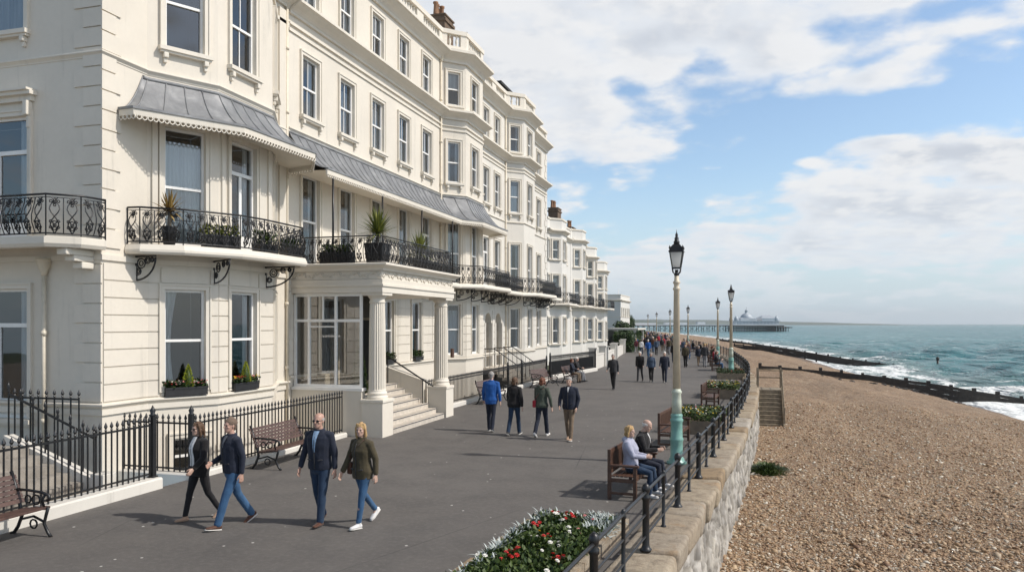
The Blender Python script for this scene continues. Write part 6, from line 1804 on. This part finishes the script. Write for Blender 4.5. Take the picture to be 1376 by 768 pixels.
    if shirt:
        q = MB(); rows = []
        w0, z0 = shirt[1], shirt[2]
        for i in range(9):
            tt_ = i / 8; z = z0 + (1.485 - z0) * tt_; rx = np.interp(z, zt, [u[1] for u in T]) * (1.10 + coat) * fat; ry = np.interp(z, zt, [u[2] for u in T]) * (1.10 + coat) * 1.06 * fat; yo = np.interp(z, zt, [u[3] for u in T])
            w = w0 * (.25 + .75 * tt_) if shirt[3] else w0; w = min(w, rx * .7); rows.append([q.vert(tor((x, yo + ry * math.sqrt(max(0, 1 - (x / rx) ** 2)) + .010, z))) for x in np.linspace(-w, w, 7)])
        for a_, b_ in zip(rows[:-1], rows[1:]):
            for i in range(6): q.face((a_[i], a_[i + 1], b_[i + 1], b_[i]), sm=True)
        q.build('shirt', shirt[0], root)
    # --- shoes
    for s in 'lr':
        a = J[s + 'ank']; bb = J[s + 'pitch']; ang = bb * .85 if bb < -.12 else (max(0, bb) * .55)
        fd = Vector((0, math.cos(ang), math.sin(ang))); ud = Vector((0, -math.sin(ang), math.cos(ang))); S_ = MB(); so = MB()
        B = lambda f, u, x=0: a + fd * f + ud * u + Vector((x, 0, 0))
        limb(S_, [B(-.055, -.036), B(.0, -.03), B(.07, -.044), B(.15, -.054), B(.185, -.058)], [(.034, .034), (.040, .045), (.044, .032), (.042, .022), (.030, .016)], 10)
        limb(S_, [B(-.01, .03), B(.0, -.03)], [.042, .04], 10)
        sh_ = part('shoe', bake(S_, .009 if vox < .014 else .014, 2, .4), shoem)
        if sole:
            limb(so, [B(-.065, -.074), B(.05, -.076), B(.14, -.077), B(.195, -.074)], [(.036, .011), (.043, .011), (.046, .011), (.030, .010)], 10); so.build('sole', sole, sh_)
    # --- head details
    for sx in (-1, 1):
        e = MB(); ball(e, (0, 0, 0), .0115, 8, 6); eo = e.build('eye', MATC['eye'], root); eo.location = ws((sx * .031, .083, .142))
    mo = MB(); limb(mo, [ws((-.022, .091, .077)), ws((0, .0975, .078)), ws((.022, .091, .077))], [.003, .0045, .003], 6, (0, 0, 1)); mo.build('mouth', MATC['lip'], root)
    hm = MB()
    if hair in ('short', 'long', 'bob'):
        ztube(hm, [(z, rx + .010, ry + (.008 if z < .2 else .012), 0, yo - (.016 if z < .2 else .004)) for z, rx, ry, yo in HEADP if z >= .15] + [(.274, .03, .045, 0, -.008)], 16, lambda q: ws(q))
        ztube(hm, [(.055, .04, .03, 0, -.062), (.10, .062, .045, 0, -.055), (.16, .078, .06, 0, -.04), (.2, .074, .06, 0, -.035)], 12, lambda q: ws(q))
        for sx in (-1, 1):
            limb(hm, [ws((sx * .072, -.008, .20)), ws((sx * .074, .0, .155 if hair == 'short' else .12))], [.018, .014], 8)
            if hair != 'short':
                L = -.03 if hair == 'long' else .05
                limb(hm, [ws((sx * .058, .030, .242)), ws((sx * .080, .018, .18)), ws((sx * .086, .004, .10)), ws((sx * .082, -.008, .04)), ws((sx * .07, -.005, L))], [.020, .022, .026, .028, .014], 8)
        if hair != 'short':
            L = -.05 if hair == 'long' else .03
            limb(hm, [ws((0, -.075, .16)), ws((0, -.09, .08)), ws((0, -.092, L + .04)), ws((0, -.085, L))], [(.07, .03), (.078, .036), (.07, .034), (.04, .02)], 12)
    elif hair == 'bald':
        for sx in (-1, 1): limb(hm, [ws((sx * .070, .02, .165)), ws((sx * .0735, -.03, .155)), ws((sx * .05, -.075, .14)), ws((0, -.092, .13))], [(.006, .02), (.009, .034), (.010, .04), (.010, .04)], 8, (1, 0, 0))
    ho = part('hair', bake(hm, max(.008, vox * .8), 2, .4, .006, 22), hairm)
    if glasses:
        gl = MB()
        for sx in (-1, 1):
            gl.bbox(-.001, 0, 0, .001, .001, .001, .0001) if False else None
            c = [ws((sx * .033 + .026 * math.cos(2 * PI * k / 10), .104 - .012 * abs(math.cos(2 * PI * k / 10)), .142 + .019 * math.sin(2 * PI * k / 10))) for k in range(10)]; gl.poly(c); gl.tube(c, .0028, 4, closed=True)
            gl.tube([ws((sx * .058, .090, .148)), ws((sx * .078, .0, .146))], .003, 4)
        gl.tube([ws((-.008, .105, .148)), ws((.008, .105, .148))], .003, 4); gl.build('sunglasses', M['black'], root)
    if bag:   # (material, side, strap?) shoulder bag at the hip
        sg = bag[1]; q = MB(); c = Vector(tor((sg * .20 * fat, -.01, .97))); q.bbox(c.x - .05, c.y - .13, c.z - .11, c.x + .05, c.y + .13, c.z + .10, .03); bo = q.build('bag', bag[0], root)
        q = MB(); q.tube([c + Vector((0, .1, .1)), Vector(tor((sg * .15, .135, 1.2))), Vector(tor((-sg * .03, .13, 1.36))), Vector(tor((-sg * .10, .05, 1.465))), Vector(tor((-sg * .07, -.10, 1.42))), Vector(tor((sg * .10, -.14, 1.2))), c + Vector((0, -.1, .1))], (.004), 4, ry=.016, side=(0, 0, 1)); q.build('strap', bag[0], bo)
    root.scale = (scale,) * 3
    return root
MATC['eye'] = simple('eye_dark', (.035, .028, .024), .25); MATC['lip'] = simple('lip', (.36, .15, .13), .5)
c_navy = cloth('navy_cloth', (.016, .020, .034)); c_black = cloth('black_cloth', (.013, .012, .013)); c_jean = cloth('blue_denim', (.032, .082, .165), fade=(.085, .17, .28)); c_jean2 = cloth('dark_denim', (.018, .036, .07), fade=(.03, .06, .11))
c_olive = cloth('olive_cloth', (.062, .050, .028)); c_blue = cloth('royal_blue_cloth', (.015, .085, .30)); c_green = cloth('grey_green_cloth', (.065, .078, .060)); c_khaki = cloth('khaki_cloth', (.17, .125, .085)); c_lav = cloth('lavender_cloth', (.36, .37, .46)); c_white = cloth('white_cloth', (.66, .65, .64)); c_char = cloth('charcoal_cloth', (.035, .035, .038)); c_check = cloth('blue_check_cloth', (.25, .36, .50), .35, scale=30)
c_red = cloth('red_cloth', (.36, .03, .045)); c_brown = cloth('brown_leather', (.085, .035, .020), rough=.55); c_tan = cloth('tan_suede', (.36, .24, .165)); c_maroon = cloth('maroon_cloth', (.10, .020, .03)); c_grey = cloth('grey_cloth', (.20, .20, .21)); c_teal = cloth('teal_cloth', (.02, .09, .11)); c_slate = cloth('slate_blue_cloth', (.05, .075, .12)); c_beige = cloth('beige_cloth', (.46, .38, .28)); c_pinkc = cloth('dusty_pink_cloth', (.46, .25, .25)); c_sole = cloth('white_rubber', (.62, .60, .56), .05)
h_brown = cloth('brown_hair', (.10, .055, .030), .4, .6, 30); h_blonde = cloth('blonde_hair', (.42, .27, .12), .35, .6, 30); h_grey = cloth('grey_hair', (.30, .28, .26), .3, .6, 30); h_dark = cloth('dark_hair', (.030, .020, .014), .4, .6, 30); h_white = cloth('white_hair', (.60, .57, .53), .2, .6, 30); h_auburn = cloth('auburn_hair', (.14, .050, .025), .4, .6, 30); h_shave = cloth('shaved_hair', (.15, .105, .075), .2, .7, 30)
def place(o, px, py, ang, label, group=None, z=0.0):
    o.location = ground(px, py, z); o.rotation_euler = (0, 0, R(ang)); tag(o, label, 'person', group); return o
WALK_A = dict(la=19, lk=5, ra=-17, rk=16, lsw=-17, rsw=17, lel=16, rel=22)
WALK_B = dict(la=-15, lk=20, ra=18, rk=5, lsw=15, rsw=-15, lel=20, rel=14)
P_ = dict
place(make_person(P_(WALK_B, fem=True, lsw=14, lel=38, yaw=-6), c_black, c_black, h_brown, c_tan, hair='long', hem=.80, glasses=True, shirt=(c_white, .055, .98, False), slim=True, scale=.955, coat=.06), 268, 698, 163, 'woman in black coat, white top and sunglasses, walking beside a man in jeans')
place(make_person(P_(WALK_A, rsw=6, rel=62, rin=18, lsw=-14, lel=20, yaw=8, ra=-20, la=22, rk=14), c_navy, c_jean, h_shave, c_brown, c_sole, hair='short', hem=.88, shirt=(c_grey, .04, 1.30, True), skinm=SK2, scale=1.02), 312, 706, 153, 'man in navy jacket and blue jeans striding with one hand at his waist')
place(make_person(P_(la=10, lk=3, ra=-8, rk=16, lsw=-5, rsw=8, lel=10, rel=12, lab=13, rab=13), c_navy, c_jean2, h_grey, c_brown, hair='bald', hem=.87, glasses=True, shirt=(c_check, .05, 1.16, True), skinm=SK2, scale=1.035, fat=1.06), 430, 704, 178, 'bald man with sunglasses, navy cardigan over checked shirt and dark jeans')
place(make_person(P_(la=14, lk=4, ra=-18, rk=24, lsw=-16, rsw=16, lel=20, rel=14, lab=14, rab=14, fem=True, yaw=20), c_olive, c_jean, h_blonde, c_white, c_sole, hair='long', hem=.80, slim=True, scale=.97, coat=.08, bag=(c_brown, 1)), 487, 706, 163, 'blonde woman in olive coat, blue jeans and white trainers')
place(make_person(P_(la=8, lk=3, ra=-10, rk=12, lsw=6, rsw=-8, lab=12, rab=14), c_blue, c_navy, h_grey, c_navy, c_sole, hair='short', hem=.80, scale=1.03, fat=1.08, vox=.012), 660, 579, 4, 'man seen from behind in bright blue jacket by the portico')
place(make_person(P_(la=-14, lk=14, ra=16, rk=4, lsw=12, rsw=-12, lab=10, rab=16, fem=True), c_black, c_jean2, h_brown, c_char, c_sole, hair='bob', hem=.84, scale=.99, fat=1.08, vox=.012, coat=.05), 691, 584, -4, 'woman seen from behind in black jacket, second from the blue jacket')
place(make_person(P_(WALK_B, fem=True, rab=22, rsw=-8), c_green, c_navy, h_auburn, c_white, c_sole, hair='bob', hem=.86, scale=1.0, vox=.012, coat=.04, bag=(c_red, -1), hood=True), 728, 586, -6, 'auburn haired woman in grey green jacket with red shoulder bag')
place(make_person(P_(la=14, lk=4, ra=-10, rk=14, lsw=-8, rsw=10, lel=30, rel=30, lin=10, rin=10, lab=14, rab=14), c_navy, c_khaki, h_grey, c_tan, c_sole, hair='short', hem=.86, scale=1.02, vox=.012, shirt=(c_white, .03, 1.34, True), coat=.05), 765, 591, 178, 'man in dark zipped jacket and khaki trousers facing the camera')
place(make_person(P_(WALK_A, lsw=-10, rsw=10, rel=40), c_char, c_black, h_grey, c_black, hair='short', hem=.86, scale=1.02, vox=.014), 824, 523, 176, 'lone man in charcoal top and black trousers in mid promenade')
p10 = make_person(P_(WALK_B), c_black, c_char, h_white, c_black, hair='short', hem=.86, scale=.98, vox=.014, coat=.05); place(p10, 860, 512, 174, 'white haired man in black coat, first of three walking abreast')
p11 = make_person(P_(la=12, lk=3, ra=-12, rk=16, lsw=-8, rsw=8, lel=26, rel=26, fem=True), c_slate, c_black, h_grey, c_black, c_sole, hair='bob', hem=.84, scale=.96, vox=.014, coat=.05); place(p11, 875, 513, 178, 'person in slate blue coat in the middle of three walking abreast')
p12 = make_person(P_(WALK_A), c_navy, c_navy, h_white, c_black, c_sole, hair='short', hem=.82, scale=1.0, vox=.014, coat=.06); place(p12, 893, 514, 181, 'man in long navy coat, third of three walking abreast, by the pole')
# seated couple
seat_w = make_person(P_(seat=True, fem=True, la=84, lk=80, ra=80, rk=84, lsw=24, rsw=30, lel=62, rel=56, lin=28, rin=30, lean=-4, yaw=-12), c_lav, c_jean2, h_blonde, c_white, c_sole, hair='bob', hem=.9, scale=.95, coat=.08, hood=True, fat=1.06)
seat_m = make_person(P_(seat=True, la=86, lk=80, ra=82, rk=86, lsw=26, rsw=22, lel=70, rel=72, lin=30, rin=32, lean=8, yaw=0, pitch=-22), c_black, c_navy, h_white, c_white, c_sole, hair='bald', hem=.9, scale=.98, coat=.05, shirt=(c_white, .035, 1.28, True), fat=1.05)
def sit(o, bx, by, ang, u, label, group=None):   # seat on a bench whose sitter faces +X after rotation
    a = R(ang); hipz = o.children[1].data.vertices[0].co.z
    d = (-math.sin(a + PI / 2 + PI), math.cos(a + PI / 2 + PI))
    o.location = (bx + math.cos(a) * u + math.sin(a) * .30, by + math.sin(a) * u - math.cos(a) * .30, SEATZ[o.name] if o.name in SEATZ else 0); o.rotation_euler = (0, 0, a + PI); tag(o, label, 'person', group)
SEATZ = {}
def seat_offset(o, seat_h=.445):   # raise so that the underside of the thighs rests on the seat
    tr_ = [c for c in o.children if c.name.startswith('trousers')][0]; co = np.empty(len(tr_.data.vertices) * 3); tr_.data.vertices.foreach_get('co', co); co = co.reshape(-1, 3)
    k = (co[:, 1] > -.12) & (co[:, 1] < .12); SEATZ[o.name] = seat_h + .006 - co[k, 2].min() * o.scale[0]
for o in (seat_w, seat_m): seat_offset(o)
sit(seat_w, -2.28, 15.35, 84, -.36, 'woman in lavender hooded jacket sitting on the bench by the near lamp post')
sit(seat_m, -2.28, 15.35, 84, .36, 'white haired man in black jacket sitting with hands together on the near bench')
# ---- people further off: copies of a few figures in other clothes
def recolour(o, cols):
    for c in o.children:
        k = c.name.split('.')[0]
        if k in cols and c.material_slots: c.material_slots[0].link = 'OBJECT'; c.material_slots[0].material = cols[k]
TOPS = [('black', c_black), ('navy', c_navy), ('charcoal', c_char), ('maroon', c_maroon), ('olive', c_olive), ('slate blue', c_slate), ('white', c_white), ('dusty pink', c_pinkc), ('grey', c_grey), ('beige', c_beige), ('teal', c_teal), ('red', c_red), ('lavender', c_lav), ('green', c_green), ('royal blue', c_blue), ('brown', c_brown)]
BOTS = [('black trousers', c_black), ('blue jeans', c_jean), ('dark jeans', c_jean2), ('khaki trousers', c_khaki), ('grey trousers', c_grey)]
HAIRS = [('grey', h_grey), ('brown', h_brown), ('dark', h_dark), ('blonde', h_blonde), ('white', h_white), ('auburn', h_auburn)]
proto = [make_person(P_(WALK_A), c_black, c_black, h_dark, c_black, hair='short', hem=.85, vox=.02, scale=1.0, coat=.05), make_person(P_(WALK_B, fem=True), c_black, c_black, h_dark, c_black, hair='bob', hem=.82, vox=.02, scale=.95, coat=.06), make_person(P_(la=8, lk=3, ra=-9, rk=12, lsw=6, rsw=-6), c_black, c_black, h_dark, c_black, hair='short', hem=.85, vox=.02, scale=1.02, fat=1.08)]
sproto = [make_person(P_(seat=True, fem=True, la=84, lk=82, ra=80, rk=86, lsw=24, rsw=28, lel=60, rel=58, lin=26, rin=28, lean=-3), c_black, c_black, h_dark, c_black, hair='bob', hem=.9, vox=.02, scale=.96, coat=.06), make_person(P_(seat=True, la=84, lk=78, ra=84, rk=86, lsw=20, rsw=26, lel=64, rel=58, lin=24, rin=28, lean=4), c_black, c_black, h_dark, c_black, hair='short', hem=.9, vox=.02, scale=1.0, coat=.05, fat=1.05)]
for o in sproto: seat_offset(o)
used_p, used_s = set(), set(); combos = set(); rnd = random.Random(21)
def outfit(i):
    while True:
        a, b, c = rnd.choice(TOPS), rnd.choice(BOTS), rnd.choice(HAIRS)
        if rnd.random() < .45: a = rnd.choice(TOPS[:6])
        if (a[0], b[0], c[0]) not in combos: combos.add((a[0], b[0], c[0])); return a, b, c
def walker(x, y, ang, group='people strolling in the far crowd', where='in the far crowd'):
    k = rnd.randrange(3); src = proto[k]
    if k not in used_p: used_p.add(k); o = src
    else: o = copy_tree(src)
    a, b, c = outfit(0); recolour(o, {'jacket': a[1], 'trousers': b[1], 'hair': c[1]})
    o.location = (x, y, 0); o.rotation_euler = (0, 0, R(ang)); s = src.scale[0] * rnd.uniform(.95, 1.04); o.scale = (s, s, s)
    tag(o, '%s haired person, %s top, %s, walking %s' % (c[0], a[0], b[0], where), 'person', group)
def sitter(x, y, ang, u, where):
    k = rnd.randrange(2); src = sproto[k]; z = SEATZ[src.name]
    if k not in used_s: used_s.add(k); o = src
    else: o = copy_tree(src)
    SEATZ[o.name] = z; a, b, c = outfit(0); recolour(o, {'jacket': a[1], 'trousers': b[1], 'hair': c[1]})
    sit(o, x, y, ang, u, '%s haired person, %s top, %s, sitting %s' % (c[0], a[0], b[0], where), 'people sitting on the benches')
# two people seated by the tall black railing
sitter(IB[4][0], IB[4][1], IB[4][2], -.35, 'by the tall black railing'); sitter(IB[4][0], IB[4][1], IB[4][2], .42, 'by the tall black railing')
for px, py, an in ((922, 491, 2), (947, 493, -3), (905, 487, 178)): x, y, _ = ground(px, py); walker(x, y, an, 'people walking on the middle promenade', 'just past the near lamp pole')
for px, py, an in ((871, 480, 178), (882, 477, 3), (899, 476, 176), (862, 476, 2), (855, 474, 181)): x, y, _ = ground(px, py); walker(x, y, an, 'people walking on the middle promenade', 'ahead of the far crowd')
for i, (y, _) in enumerate(far_b):
    bx, by, an, _l = TB[3 + i]
    for u in ((-.45, .4) if i % 3 else (-.5, 0.05, .55)): sitter(bx, by, an, u, 'on the %s far bench' % words_b[i])
n_ = 0
while n_ < 96:
    y = 84 + 130 * rnd.random() ** 1.0; x0, x1 = float(lx(y)) + .8, float(wx(y)) - 1.2
    x = x0 + (x1 - x0) * rnd.random() ** 1.15
    if x1 - x < 2.2 and y < 116: continue
    walker(x, y, rnd.choice((0, 180)) + rnd.uniform(-12, 12) + 8); n_ += 1
n_ = 0
while n_ < 22:   # standing about along the far railing
    y = 58 + 70 * rnd.random(); x = float(wx(y)) - rnd.uniform(2.9, 4.2); walker(x, y, rnd.uniform(-120, 200), 'people standing near the far benches', 'near the far benches'); n_ += 1
